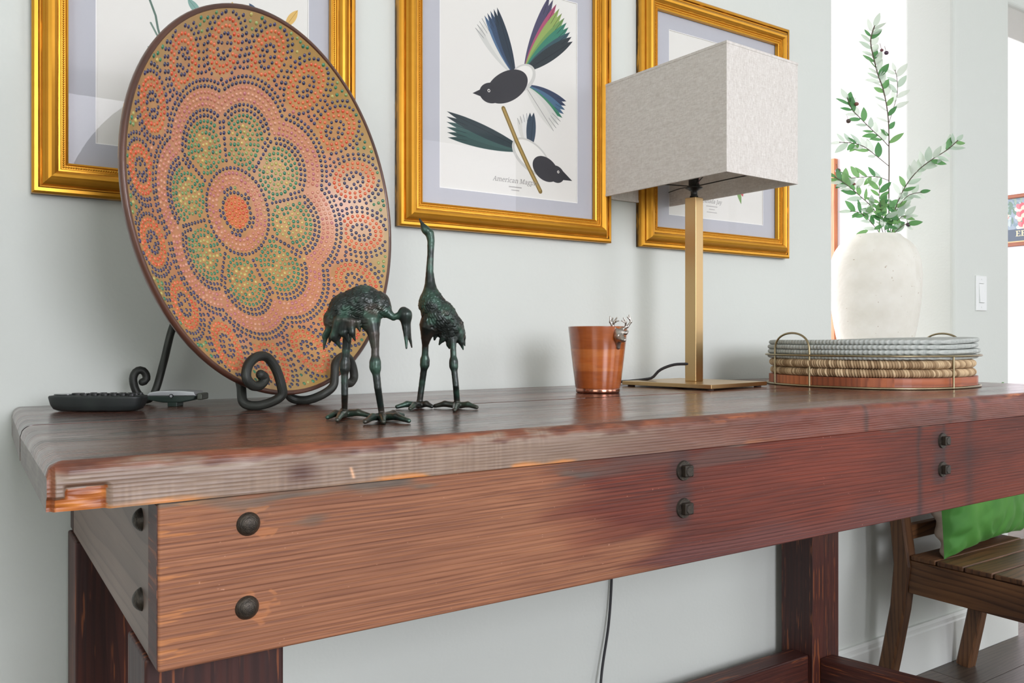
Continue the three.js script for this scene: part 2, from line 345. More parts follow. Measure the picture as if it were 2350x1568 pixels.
// front edge of the slab: x along, y down from the start of the rounding
const edgeColor = (x, y) => {
  const g = grain(x, y + 0.2, 320, 6.1), n = fbm(x * 5, y * 30, 4), n2 = fbm(x * 40, y * 120, 3), saw = noise(x * 420, y * 6) - 0.5;
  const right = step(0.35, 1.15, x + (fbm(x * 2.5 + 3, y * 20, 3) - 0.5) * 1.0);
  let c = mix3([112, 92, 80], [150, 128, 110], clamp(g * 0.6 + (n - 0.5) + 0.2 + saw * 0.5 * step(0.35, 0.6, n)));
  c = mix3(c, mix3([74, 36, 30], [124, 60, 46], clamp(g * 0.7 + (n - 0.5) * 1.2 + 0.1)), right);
  const worn = (1 - step(0.011, 0.018, y + (n2 - 0.5) * 0.012));          // varnish rubbed to red-brown along the arris
  c = mix3(c, mix3([84, 46, 34], [150, 84, 54], clamp(n2 * 1.6 - 0.3)), worn * mix(0.95, 0.7, right) * step(0.25, 0.5, fbm(x * 26, y * 90 + 6, 3)));
  const bare = worn * step(0.54, 0.62, fbm(x * 55, y * 300, 3)) * step(0.45, 0.6, fbm(x * 4 + 11, 2, 2) + 0.12 * (1 - right));
  c = mix3(c, [214, 130, 72], bare * 0.85);
  const rim = step(0.016, 0.018, y) * (1 - step(0.019, 0.022, y)) * step(0.4, 0.6, fbm(x * 30, y * 100, 2)) * (1 - right);
  c = mix3(c, [166, 152, 134], rim * 0.4);
  const knot = Math.exp(-(((x - 0.245) / 0.012) ** 2) - (((y - 0.03) / 0.008) ** 2)); c = mix3(c, [76, 46, 38], knot * 0.85);
  const low = step(0.038, 0.043, y + (n2 - 0.5) * 0.006) * step(0.55, 0.7, fbm(x * 12 + 4, 7, 2)) * (1 - right); c = mix3(c, [214, 134, 66], low * 0.8);
  const gash = Math.exp(-(((x - 0.291 - (y - 0.033) * 0.3) / 0.0016) ** 2)) * step(0.028, 0.03, y) * (1 - step(0.038, 0.040, y)); c = mix3(c, [226, 178, 140], gash * 0.9);
  if (x < 0.0925 + 0.002 * fbm(y * 300, 3, 2) && y > 0.0285 + (x < 0.066 ? 0.006 : 0) - (x - 0.054) * 0.06) c = mix3([140, 72, 34], [222, 142, 64], clamp(fbm(x * 30, y * 260, 3) * 1.5 - 0.35));   // split-off corner, raw wood
  if (x < 0.059) c = mix3(c, [128, 66, 36], 0.7);
  for (const [sx, w] of [[1.055, 0.006], [1.27, 0.007], [1.34, 0.01]]) c = mix3(c, [52, 34, 32], 0.55 * Math.exp(-(((x - sx) / w) ** 2)) * step(0.3, 0.6, fbm(x * 60, y * 50, 2)));
  return c;
};
const edgeWood = phys({ map: paint(2048, 64, edgeColor, { size: [1.84, 0.05] }), bumpMap: paint(2048, 64, (x, y) => 255 * clamp(0.6 * grain(x, y + 0.2, 320, 6.1) + 0.4 * fbm(x * 60, y * 240, 3)), { size: [1.84, 0.05], srgb: false }), bumpScale: 0.0008, roughness: 0.42 });
const endWood = phys({ map: paint(512, 256, (x, y) => mix3([88, 78, 72], [132, 122, 114], clamp(fbm(x * 30, y * 60, 4) * 1.4 - 0.2 + 0.25 * Math.sin(y * 1100 + fbm(x * 20, y * 20, 2) * 12) * 0.4)), { size: [0.64, 0.32] }), roughness: 0.4 });
function slabSection(zb, zf, front) {
  const r = 0.011, pts = []; const top = front ? TOP : TOP;
  if (front) {
    pts.push([zb, TOP, 0], [zf - r, TOP, 1]);
    for (let k = 1; k <= 6; k++) { const a = k / 6 * Math.PI / 2; pts.push([zf - r + r * Math.sin(a), TOP - r + r * Math.cos(a), 1]); }
    for (let k = 1; k <= 9; k++) pts.push([zf, mix(TOP - r, TOP - SLAB, k / 9), k === 9 ? 0 : 1]);
    pts.push([zb, TOP - SLAB, 0]);
  } else pts.push([zb, TOP, 0], [zf, TOP, 0], [zf, TOP - SLAB, 0], [zb, TOP - SLAB, 0]);
  return pts;
}
const xsBench = []; { let x = BENCH.x0; while (x < BENCH.x1 - 0.013) { xsBench.push(x); x += x < 0.068 ? 0.0016 : x < 0.13 ? 0.003 : 0.012; } for (const q of [0.012, 0.009, 0.006, 0.003, 0.001, 0]) xsBench.push(BENCH.x1 - q); }
function endRound(x, y, z) {
  const r = 0.012; for (const d of [x - BENCH.x0, BENCH.x1 - x]) if (d < r) y = Math.min(y, TOP - (r - Math.sqrt(Math.max(0, r * r - (r - d) ** 2))) * 0.98);
  return [x, y, z];
}
const bench = thing('workbench', 'long old timber workbench with varnished plank top and bolted board apron', 'workbench', [0.95, 0, 0.32]);
{
  const front = slabSection(BENCH.seam + 0.004, BENCH.zf, true);
  // texture rows of the front edge start at the rounding
  const flat = BENCH.zf - 0.011 - BENCH.seam - 0.004; front.forEach((p) => { if (p[2] === 1) p[3] = flat; });
  const g = sweepX(front, xsBench, (x, y, z) => {
    [x, y, z] = endRound(x, y, z);
    if (z > 0.6) {
      const low = TOP - y; z -= 0.0016 * (fbm(x * 40, y * 60, 3) - 0.4) * step(0, 0.01, low) + 0.003 * Math.max(0, fbm(x * 22, 4, 2) - 0.55) * (1 - step(0.008, 0.016, low)) * 4;
      if (x < 0.0925 && y < TOP - 0.0205 - (x < 0.066 ? 0.006 : 0) + (x - 0.054) * 0.06) z -= 0.004 + 0.003 * fbm(x * 50, y * 200, 2);
      if (x < 0.0575) z -= 0.004;
    }
    return [x, y, z];
  });
  part(bench, 'plank', mergeVertices(g), [topWood, edgeWood, endWood]).userData.label = 'front plank with a worn and chipped edge';
  const back = sweepX(slabSection(BENCH.zb, BENCH.seam - 0.004, false), xsBench, (x, y, z) => { [x, y, z] = endRound(x, y, z); if (x < 0.1 && z < 0.035) x += (0.035 - z) * 0.25 * clamp((0.1 - x) / 0.046); return [x, y, z]; });
  back.attributes.uv.array.forEach((v, i, a) => { if (i % 2) a[i] = v + 0.33; });
  part(bench, 'plank', back, [topWood, topWood, endWood]);
}
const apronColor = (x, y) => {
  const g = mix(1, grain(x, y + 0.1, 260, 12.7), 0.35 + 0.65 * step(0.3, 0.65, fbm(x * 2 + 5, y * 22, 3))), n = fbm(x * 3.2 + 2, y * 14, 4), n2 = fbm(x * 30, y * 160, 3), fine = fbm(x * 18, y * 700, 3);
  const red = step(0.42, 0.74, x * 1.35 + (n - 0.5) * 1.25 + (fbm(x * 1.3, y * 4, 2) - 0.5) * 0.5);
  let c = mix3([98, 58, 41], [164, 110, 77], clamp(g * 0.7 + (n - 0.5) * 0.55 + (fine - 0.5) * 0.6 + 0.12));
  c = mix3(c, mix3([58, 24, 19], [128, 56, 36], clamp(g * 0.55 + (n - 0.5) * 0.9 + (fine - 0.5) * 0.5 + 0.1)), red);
  const plum = step(0.56, 0.74, fbm(x * 2.4 + 9, y * 9 + 4, 3) + (0.045 - y) * 2.2 - (1 - red) * 0.25); c = mix3(c, mix3([60, 34, 36], [104, 62, 58], g), plum * 0.75);
  const gray = step(0.52, 0.68, fbm(x * 9, y * 60 + 9, 3) + (y - 0.112) * 8 - step(0.26, 0.6, x) * 0.3); c = mix3(c, mix3([70, 66, 62], [124, 116, 104], n2), gray * 0.8);
  const smudge = step(0.58, 0.7, fbm(x * 5 + 31, y * 26, 3) + (y - 0.09) * 1.5 - Math.abs(x - 0.5) * 0.6); c = mix3(c, [84, 70, 66], smudge * 0.55);
  const bare = step(0.64, 0.71, fbm(x * 24 + 3, y * 260, 3)) * (1 - step(0.14, 0.18, x + (n2 - 0.5) * 0.05)); c = mix3(c, [206, 134, 74], bare * 0.55);
  for (const by of [0.108, 0.039]) { const d = Math.hypot((x - 0.2) / 1.5, y - by), k = step(0.55, 0.64, fbm(x * 90, y * 200, 2) + (0.013 - d) * 10); if (d < 0.018) c = mix3(c, [190, 122, 74], k * 0.5 * step(0.19, 0.205, x)); }
  for (const [bx, by] of [[0.703, 0.109], [0.703, 0.065], [1.252, 0.107], [1.252, 0.063]]) { const d = Math.hypot(x - bx + 0.006, (y - by) * 0.8); c = mix3(c, [58, 44, 46], 0.6 * (1 - step(0.008, 0.03, d + (n2 - 0.5) * 0.02))); }
  for (const [sx, w, k] of [[1.19, 0.007, 0.6], [1.256, 0.004, 0.45], [1.33, 0.013, 0.4]]) c = mix3(c, [50, 36, 38], k * Math.exp(-(((x - sx - 0.004 * (fbm(y * 30, sx, 2) - 0.5)) / w) ** 2)) * step(0.2, 0.5, fbm(x * 40, y * 30, 2)));
  const speck = noise(x * 260, y * 260) * noise(x * 900 + 5, y * 900); if (speck > 0.86) c = mix3(c, [214, 170, 150], 0.6);
  return c;
};
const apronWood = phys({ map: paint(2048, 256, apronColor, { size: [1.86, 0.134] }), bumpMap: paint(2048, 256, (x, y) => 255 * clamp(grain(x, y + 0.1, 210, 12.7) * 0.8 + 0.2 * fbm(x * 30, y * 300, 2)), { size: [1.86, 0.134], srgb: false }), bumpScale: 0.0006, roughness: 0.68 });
const legWood = phys({ map: paint(512, 512, (x, y) => { const g = grain(x, y, 90, 21), n = fbm(x * 4, y * 20, 3), saw = noise(x * 3, y * 330); let c = mix3([50, 25, 22], [100, 50, 38], clamp(g * 0.45 + (n - 0.5) * 1.1 + (saw - 0.5) * 0.3)); return mix3(c, [168, 96, 50], 0.6 * step(0.68, 0.76, fbm(x * 14, y * 260 + 3, 3))); }, { size: [0.8, 0.25] }), bumpMap: paint(256, 256, (x, y) => 255 * fbm(x * 8, y * 280, 3), { size: [0.8, 0.25], srgb: false }), bumpScale: 0.0006, roughness: 0.5 });
const endApronWood = phys({ map: paint(512, 256, (x, y) => mix3([92, 74, 66], [140, 118, 106], clamp(0.6 * grain(x, y, 60, 17) + 0.9 * (fbm(x * 5, y * 14, 4) - 0.35))), { size: [0.6, 0.2] }), roughness: 0.42 });
const iron = phys({ map: paint(128, 128, (x, y) => mix3([44, 40, 36], [84, 76, 66], fbm(x * 9, y * 9, 4)), { size: [1, 1] }), bumpMap: paint(128, 128, (x, y) => 255 * fbm(x * 26, y * 26, 3), { size: [1, 1], srgb: false }), bumpScale: 0.0004, metalness: 0.55, roughness: 0.42 });
{
  const A0 = 0.13, A1 = 1.838, AY = TOP - SLAB - 0.0006, AZ = 0.624;
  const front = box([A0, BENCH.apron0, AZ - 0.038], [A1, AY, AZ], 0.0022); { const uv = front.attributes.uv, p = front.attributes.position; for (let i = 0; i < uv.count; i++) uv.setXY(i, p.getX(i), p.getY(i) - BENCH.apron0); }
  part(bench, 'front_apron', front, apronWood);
  part(bench, 'end_grain', box([A0 - 0.0006, BENCH.apron0 + 0.002, AZ - 0.036], [A0 + 0.0004, AY - 0.002, AZ - 0.0022], 0, 'z'), legWood).userData.label = 'dark end grain of the apron board';
  part(bench, 'end_apron', box([A0, BENCH.apron0, 0.05], [A0 + 0.036, AY, AZ - 0.039], 0.002, 'z'), endApronWood);
  part(bench, 'end_apron', box([A1 - 0.036, BENCH.apron0, 0.05], [A1, AY, AZ - 0.039], 0.002, 'z'), endApronWood);
  part(bench, 'back_apron', box([A0, BENCH.apron0, 0.014], [A1, AY, 0.048], 0.002, 'x'), legWood);
  for (const [x0, x1] of [[0.126, 0.243], [1.632, 1.73]]) {
    const fx = x0 > 1 ? 0.145 : 0.001;                                     // the far front leg stands further out
    part(bench, 'leg', box([x0 + fx, 0, 0.502], [x0 > 1 ? 1.836 : x1, BENCH.apron0 - 0.001, 0.585], 0.003, 'y', x0), legWood);
    part(bench, 'leg', box([x0, 0, 0.022], [x1, BENCH.apron0 - 0.001, 0.11], 0.003, 'y', x0 + 2), legWood);
    const st = box([x0 + 0.025, 0.12, 0.111], [x1 - 0.025, 0.195, 0.501], 0.003, 'z'); if (x0 > 1) { const p = st.attributes.position; for (let i = 0; i < p.count; i++) p.setX(i, p.getX(i) + (p.getZ(i) - 0.11) * 0.25); }
    part(bench, 'side_stretcher', st, legWood);
  }
  part(bench, 'long_stretcher', box([0.244, 0.12, 0.05], [1.631, 0.205, 0.1], 0.003, 'x'), legWood);
  const dome = (x, y, z, s) => { const g = new THREE.SphereGeometry(s, 24, 12, 0, 2 * Math.PI, 0, Math.PI * 0.42); g.rotateX(Math.PI / 2); g.scale(1, 1, 0.85); g.translate(x, y, z - 0.0028); return g; };
  for (const [u, v] of [[570, 1203], [567, 1395]]) { const q = onZ(u, v, AZ); part(bench, 'carriage_bolt', dome(q.x, q.y, AZ, 0.0105), iron).userData.label = 'dark domed carriage bolt'; }
  for (const y of [0.777, 0.709]) { const g = new THREE.SphereGeometry(0.0105, 20, 10, 0, 2 * Math.PI, 0, Math.PI * 0.42); g.rotateZ(Math.PI / 2); g.translate(A0 + 0.003, y, 0.553); part(bench, 'carriage_bolt', g, iron); }
  for (const [u, v] of [[1570, 1080], [1570, 1166], [2163, 1011], [2163, 1077]]) {
    const q = onZ(u, v, AZ), w = new THREE.CylinderGeometry(0.0112, 0.0118, 0.0025, 28); w.rotateX(Math.PI / 2); w.translate(q.x - 0.001, q.y, AZ + 0.0012);
    const b = part(bench, 'square_bolt', w, iron); b.userData.label = 'rusty square-headed bolt on a round washer';
    part(b, 'bolt_head', box([q.x - 0.0068, q.y - 0.0068, AZ + 0.002], [q.x + 0.0068, q.y + 0.0068, AZ + 0.0095], 0.0016), iron);
    const face = new THREE.CylinderGeometry(0.0052, 0.006, 0.001, 20); face.rotateX(Math.PI / 2); face.translate(q.x, q.y, AZ + 0.0098); part(b, 'bolt_face', face, iron);
  }
  part(bench, 'steel_strap', box([0.121, 0.71, 0.02], [0.1255, 0.802, 0.06], 0.001), iron);
}

// ---------------------------------------------------------------- framed bird prints
const goldMap = paint(512, 128, (x, y) => {
  const n = fbm(x * 60, y * 12, 3), streak = fbm(x * 6, y * 900, 3);
  let c = mix3([198, 132, 30], [228, 170, 62], clamp(0.3 + streak * 0.6 + (n - 0.5) * 0.3));
  const t = y / 0.075;                                       // 0 outer back edge ... 1 inner lip
  const wear = (a, w, k) => { c = mix3(c, [46, 30, 18], k * Math.exp(-(((t - a) / w) ** 2)) * step(0.22, 0.5, fbm(x * 40, y * 300 + a * 9, 3))); };
  wear(0.02, 0.08, 0.9); wear(0.345, 0.014, 0.9); wear(0.405, 0.008, 0.45); wear(0.80, 0.008, 0.4);
  return c;
}, { size: [0.6, 0.075] });
const gold = phys({ map: goldMap, metalness: 0.72, roughness: 0.36 });
const beadGold = phys({ color: 0xd9a63c, metalness: 0.72, roughness: 0.36 });
const matBoard = std({ color: new THREE.Color().setRGB(0.48, 0.49, 0.53), roughness: 0.95 });
const bevelWhite = std({ color: 0xf2f1ee, roughness: 0.9 });
const FRAME_W = 0.044;
const MOULD = [[0, 0], [0, 0.016], [0.003, 0.0185], [0.0075, 0.0185], [0.0095, 0.015], [0.0115, 0.0145], [0.0125, 0.0175], [0.0155, 0.0205], [0.019, 0.0255], [0.023, 0.0275], [0.027, 0.0265], [0.030, 0.0235], [0.0315, 0.0205], [0.034, 0.0205], [0.0352, 0.018], [0.0405, 0.0175], [0.0418, 0.0195], [0.044, 0.0185], [0.044, 0.0095]];
function rail(length) {
  const pos = [], uv = [], idx = []; let arc = 0;
  MOULD.forEach((m, i) => {
    if (i) arc += Math.hypot(m[0] - MOULD[i - 1][0], m[1] - MOULD[i - 1][1]);
    for (const e of [-1, 1]) { pos.push(e * (length / 2 - m[0]), m[0], m[1]); uv.push(e * (length / 2 - m[0]) + length * 3, arc); }
  });
  for (let i = 0; i < MOULD.length - 1; i++) idx.push(2 * i, 2 * i + 1, 2 * i + 3, 2 * i, 2 * i + 3, 2 * i + 2);
  const g = new THREE.BufferGeometry(); g.setAttribute('position', new THREE.Float32BufferAttribute(pos, 3)); g.setAttribute('uv', new THREE.Float32BufferAttribute(uv, 2)); g.setIndex(idx);
  const q = g.toNonIndexed(); q.computeVertexNormals(); return q;
}
const beadGeometry = new THREE.SphereGeometry(0.0014, 8, 6);
function picture(label, x0, x1, y0, y1, sheet, print) {
  const w = x1 - x0, h = y1 - y0, o = thing('framed_print', label, 'picture', [(x0 + x1) / 2, y0, 0.0015], 'gold framed prints on the sage wall');
  const put = (name, g, m) => part(o, name, g, m, true);
  put('frame_rail', rail(w), gold);
  put('frame_rail', rail(w).rotateZ(Math.PI).translate(0, h, 0), gold);
  put('frame_rail', rail(h).rotateZ(-Math.PI / 2).translate(-w / 2, h / 2, 0), gold);
  put('frame_rail', rail(h).rotateZ(Math.PI / 2).translate(w / 2, h / 2, 0), gold);
  const spots = [], s = 0.038, step_ = 0.0031;
  for (let x = -w / 2 + s; x <= w / 2 - s; x += step_) spots.push([x, s], [x, h - s]);
  for (let y = s + step_; y <= h - s - step_; y += step_) spots.push([-w / 2 + s, y], [w / 2 - s, y]);
  const beads = new THREE.InstancedMesh(beadGeometry, beadGold, spots.length), M = new THREE.Matrix4();
  spots.forEach(([x, y], i) => beads.setMatrixAt(i, M.makeTranslation(x, y, 0.0185)));
  beads.name = 'bead_trim'; beads.userData.kind = 'stuff'; shadows(beads); o.add(beads);
  const iw = w / 2 - FRAME_W + 0.002, [sx0, sy0, sx1, sy1] = sheet.map((v, i) => (i % 2 ? v - y0 : v - (x0 + x1) / 2));
  const outer = new THREE.Shape([[-iw, FRAME_W - 0.002], [iw, FRAME_W - 0.002], [iw, h - FRAME_W + 0.002], [-iw, h - FRAME_W + 0.002]].map((p) => new THREE.Vector2(...p)));
  outer.holes.push(new THREE.Path([[sx0, sy0], [sx0, sy1], [sx1, sy1], [sx1, sy0]].map((p) => new THREE.Vector2(...p))));
  const board = put('mat_board', boxUV(new THREE.ExtrudeGeometry(outer, { depth: 0.0018, bevelEnabled: false }).translate(0, 0, 0.0056)), matBoard);
  const b = 0.0012, lip = new THREE.Shape([[sx0, sy0], [sx1, sy0], [sx1, sy1], [sx0, sy1]].map((p) => new THREE.Vector2(...p)));
  lip.holes.push(new THREE.Path([[sx0 + b, sy0 + b], [sx0 + b, sy1 - b], [sx1 - b, sy1 - b], [sx1 - b, sy0 + b]].map((p) => new THREE.Vector2(...p))));
  part(board, 'bevel', boxUV(new THREE.ExtrudeGeometry(lip, { depth: 0.0014, bevelEnabled: false }).translate(0, 0, 0.0058)), bevelWhite, true);
  const art = new THREE.PlaneGeometry(sx1 - sx0, sy1 - sy0); art.translate((sx0 + sx1) / 2, (sy0 + sy1) / 2, 0.0054);
  put('print', art, std({ map: print, roughness: 0.9 }));
  put('backing', box([-w / 2 + 0.006, 0.006, 0.001], [w / 2 - 0.006, h - 0.006, 0.005], 0), std({ color: 0x6b5a45, roughness: 0.9 }));
  const pane = new THREE.PlaneGeometry(2 * iw, h - 2 * FRAME_W + 0.004); pane.translate(0, h / 2, 0.0088);
  put('pane', pane, pictureGlass);
  return o;
}
const PAPER = '#dfded8';
const leaf2d = (g, x, y, l, w, a, c, vein) => { g.save(); g.translate(x, y); g.rotate(a); g.fillStyle = c; g.beginPath(); g.moveTo(0, 0); g.bezierCurveTo(l * 0.3, -w, l * 0.75, -w * 0.8, l, 0); g.bezierCurveTo(l * 0.75, w * 0.8, l * 0.3, w, 0, 0); g.fill(); if (vein) { g.strokeStyle = vein; g.lineWidth = 2; g.beginPath(); g.moveTo(0, 0); g.lineTo(l, 0); g.stroke(); } g.restore(); };
const twig2d = (g, pts, c, w) => { g.strokeStyle = c; g.lineWidth = w; g.lineCap = 'round'; g.lineJoin = 'round'; g.beginPath(); pts.forEach((p, i) => (i ? g.lineTo(...p) : g.moveTo(...p))); g.stroke(); };
// sheet positions from the photograph; a print is a plain stand-in in the same colours
const sheetOf = (u0, u1, v, top) => { const a = onZ(u0, v[0], 0.007), b = onZ(u1, v[1], 0.007); return [a.x, (a.y + b.y) / 2, b.x, top]; };
const F_TOP = 1.679, F_BOT = 1.128, PRINT_TOP = 1.602;
const birdPrint = canvasTexture(1024, 1300, (g, W, H) => {
  g.fillStyle = PAPER; g.fillRect(0, 0, W, H);
  const fan = (x, y, a0, a1, n, l0, l1, w, cols) => { for (let i = 0; i < n; i++) { const t = i / (n - 1), l = l0 + (l1 - l0) * t; leaf2d(g, x, y, l, w, a0 + (a1 - a0) * t, cols[Math.floor(t * cols.length * 0.999)], 'rgba(20,22,30,.8)'); } };
  const body = (x, y, a, rx, ry, c) => { g.fillStyle = c; g.beginPath(); g.ellipse(x, y, rx, ry, a, 0, 7); g.fill(); };
  // a black and white bird in flight, wings raised, drawn plainly
  fan(540, 560, -2.45, -1.9, 9, 380, 420, 44, ['#c9cac4', '#d6d6cf', '#55708e', '#3c4e66', '#2e3a46']);
  fan(600, 520, -1.2, -0.6, 11, 560, 470, 50, ['#4d4a63', '#a5506e', '#8da45c', '#6f9457', '#3c7d68', '#39545c', '#30383c']);
  fan(610, 600, 0.15, 0.85, 9, 330, 340, 44, ['#34405a', '#4a6a86', '#3d7f62', '#c9cac4', '#d2d2cb']);
  body(590, 560, -0.7, 120, 74, '#c6c6c0'); body(585, 555, -0.7, 100, 58, '#e4e3dc'); body(480, 630, -0.55, 170, 88, '#37373b'); body(360, 690, -0.2, 84, 62, '#343438');
  g.fillStyle = '#2f3034'; g.beginPath(); g.moveTo(310, 665); g.lineTo(228, 712); g.lineTo(318, 728); g.fill(); body(344, 678, 0, 10, 10, '#e8e6df'); body(344, 678, 0, 5, 5, '#222');
  // a second one below, perched across a bare twig
  fan(620, 1010, 3.16, 3.42, 6, 560, 590, 44, ['#38514f', '#3f5b58', '#2f3c40']);
  fan(650, 1000, -2.05, -1.45, 6, 210, 240, 42, ['#cfcfc8', '#d9dad6', '#3b4a58']);
  body(660, 1040, 0.5, 160, 92, '#c4c4be'); body(662, 1036, 0.5, 142, 76, '#e4e3dc'); body(770, 1105, 0.4, 104, 74, '#37373b'); body(855, 1128, 0.3, 66, 54, '#343438');
  g.fillStyle = '#2d2e32'; g.beginPath(); g.moveTo(895, 1092); g.lineTo(985, 1158); g.lineTo(890, 1160); g.fill(); body(872, 1112, 0, 9, 9, '#e8e6df'); body(872, 1112, 0, 4, 4, '#222');
  twig2d(g, [[450, 770], [550, 960], [640, 1110], [730, 1250]], '#7a6636', 30); twig2d(g, [[452, 772], [552, 962], [638, 1108], [726, 1244]], '#a88d50', 14);
  g.fillStyle = '#7a7874'; g.font = 'italic 40px serif'; g.textAlign = 'center'; g.fillText('American Magpie', 540, 1218);
  g.fillStyle = '#a8a6a2'; g.fillRect(490, 1240, 96, 7); g.fillRect(508, 1260, 60, 6);
});
const plantPrint = canvasTexture(1024, 1300, (g, W, H) => {
  g.fillStyle = PAPER; g.fillRect(0, 0, W, H);
  twig2d(g, [[232, 560], [262, 640], [272, 700], [300, 800], [330, 880]], '#5d7468', 10); twig2d(g, [[240, 680], [272, 740], [300, 800]], '#6c8276', 9); twig2d(g, [[230, 800], [330, 880], [430, 950]], '#6f8478', 9);
  for (const [x, y, l, w, a, c, v] of [[470, 590, 90, 30, -2.3, '#7fa39a', '#5b7f77'], [560, 600, 110, 34, -0.8, '#3f5c6e', '#2c4453'], [690, 590, 120, 36, -0.4, '#a9a860', '#7d7c40'], [770, 560, 100, 30, -2.2, '#3d5670', '#2a3d52'], [860, 600, 170, 44, 0.12, '#8fae9c', '#688a78'], [900, 560, 120, 30, -1.0, '#d8b36a', '#a5803c'], [520, 640, 80, 24, 2.2, '#4f6c80', '#344d5f'], [640, 560, 70, 26, -1.8, '#d8b36a', '#a98444']]) leaf2d(g, x, y, l, w, a, c, v);
});
const leafPrint = canvasTexture(1024, 1300, (g, W, H) => {
  g.fillStyle = PAPER; g.fillRect(0, 0, W, H);
  twig2d(g, [[380, 150], [430, 260], [500, 420]], '#6b5d4a', 12); twig2d(g, [[380, 150], [402, 110]], '#6b5d4a', 8);
  for (const [x, y, l, w, a, c, v] of [[700, 930, 240, 40, 1.25, '#7fa063', '#58783f'], [740, 960, 150, 44, 1.2, '#c8545c', '#93343d'], [760, 900, 130, 26, 0.4, '#b98d78', '#8a5f4c'], [800, 930, 110, 22, 0.2, '#c59a86', '#8a5f4c'], [360, 980, 90, 26, 1.4, '#5a5d60', '#3c3f42'], [500, 900, 110, 28, 1.2, '#66696c', '#44474a']]) leaf2d(g, x, y, l, w, a, c, v);
  g.fillStyle = '#7a7874'; g.font = 'italic 40px serif'; g.textAlign = 'center'; g.fillText('Canada Jay', 450, 1180);
  g.fillStyle = '#b4b2ae'; g.fillRect(390, 1200, 120, 7); g.fillRect(420, 1222, 62, 6); g.fillRect(395, 1244, 110, 6);
});
const shrink = 0.0;
picture('gold framed botanical print hanging behind the dotted dish', onZ(72, 442, 0.012).x, onZ(813, 200, 0.012).x, F_BOT + 0.003, F_TOP + 0.003, [...sheetOf(219, 708, [330, 330], PRINT_TOP)].map((v, i) => (i === 1 ? 1.209 : v)), plantPrint);
picture('gold framed print of two black and white birds above the cranes', onZ(913, 521, 0.012).x, onZ(1399, 554, 0.012).x, F_BOT, F_TOP, sheetOf(1008, 1324, [433, 465], PRINT_TOP), birdPrint);
picture('gold framed print half hidden by the lamp shade', onZ(1468, 569, 0.012).x, onZ(1807, 590, 0.012).x, F_BOT - 0.001, F_TOP - 0.001, sheetOf(1534, 1750, [495, 516], PRINT_TOP), leafPrint);

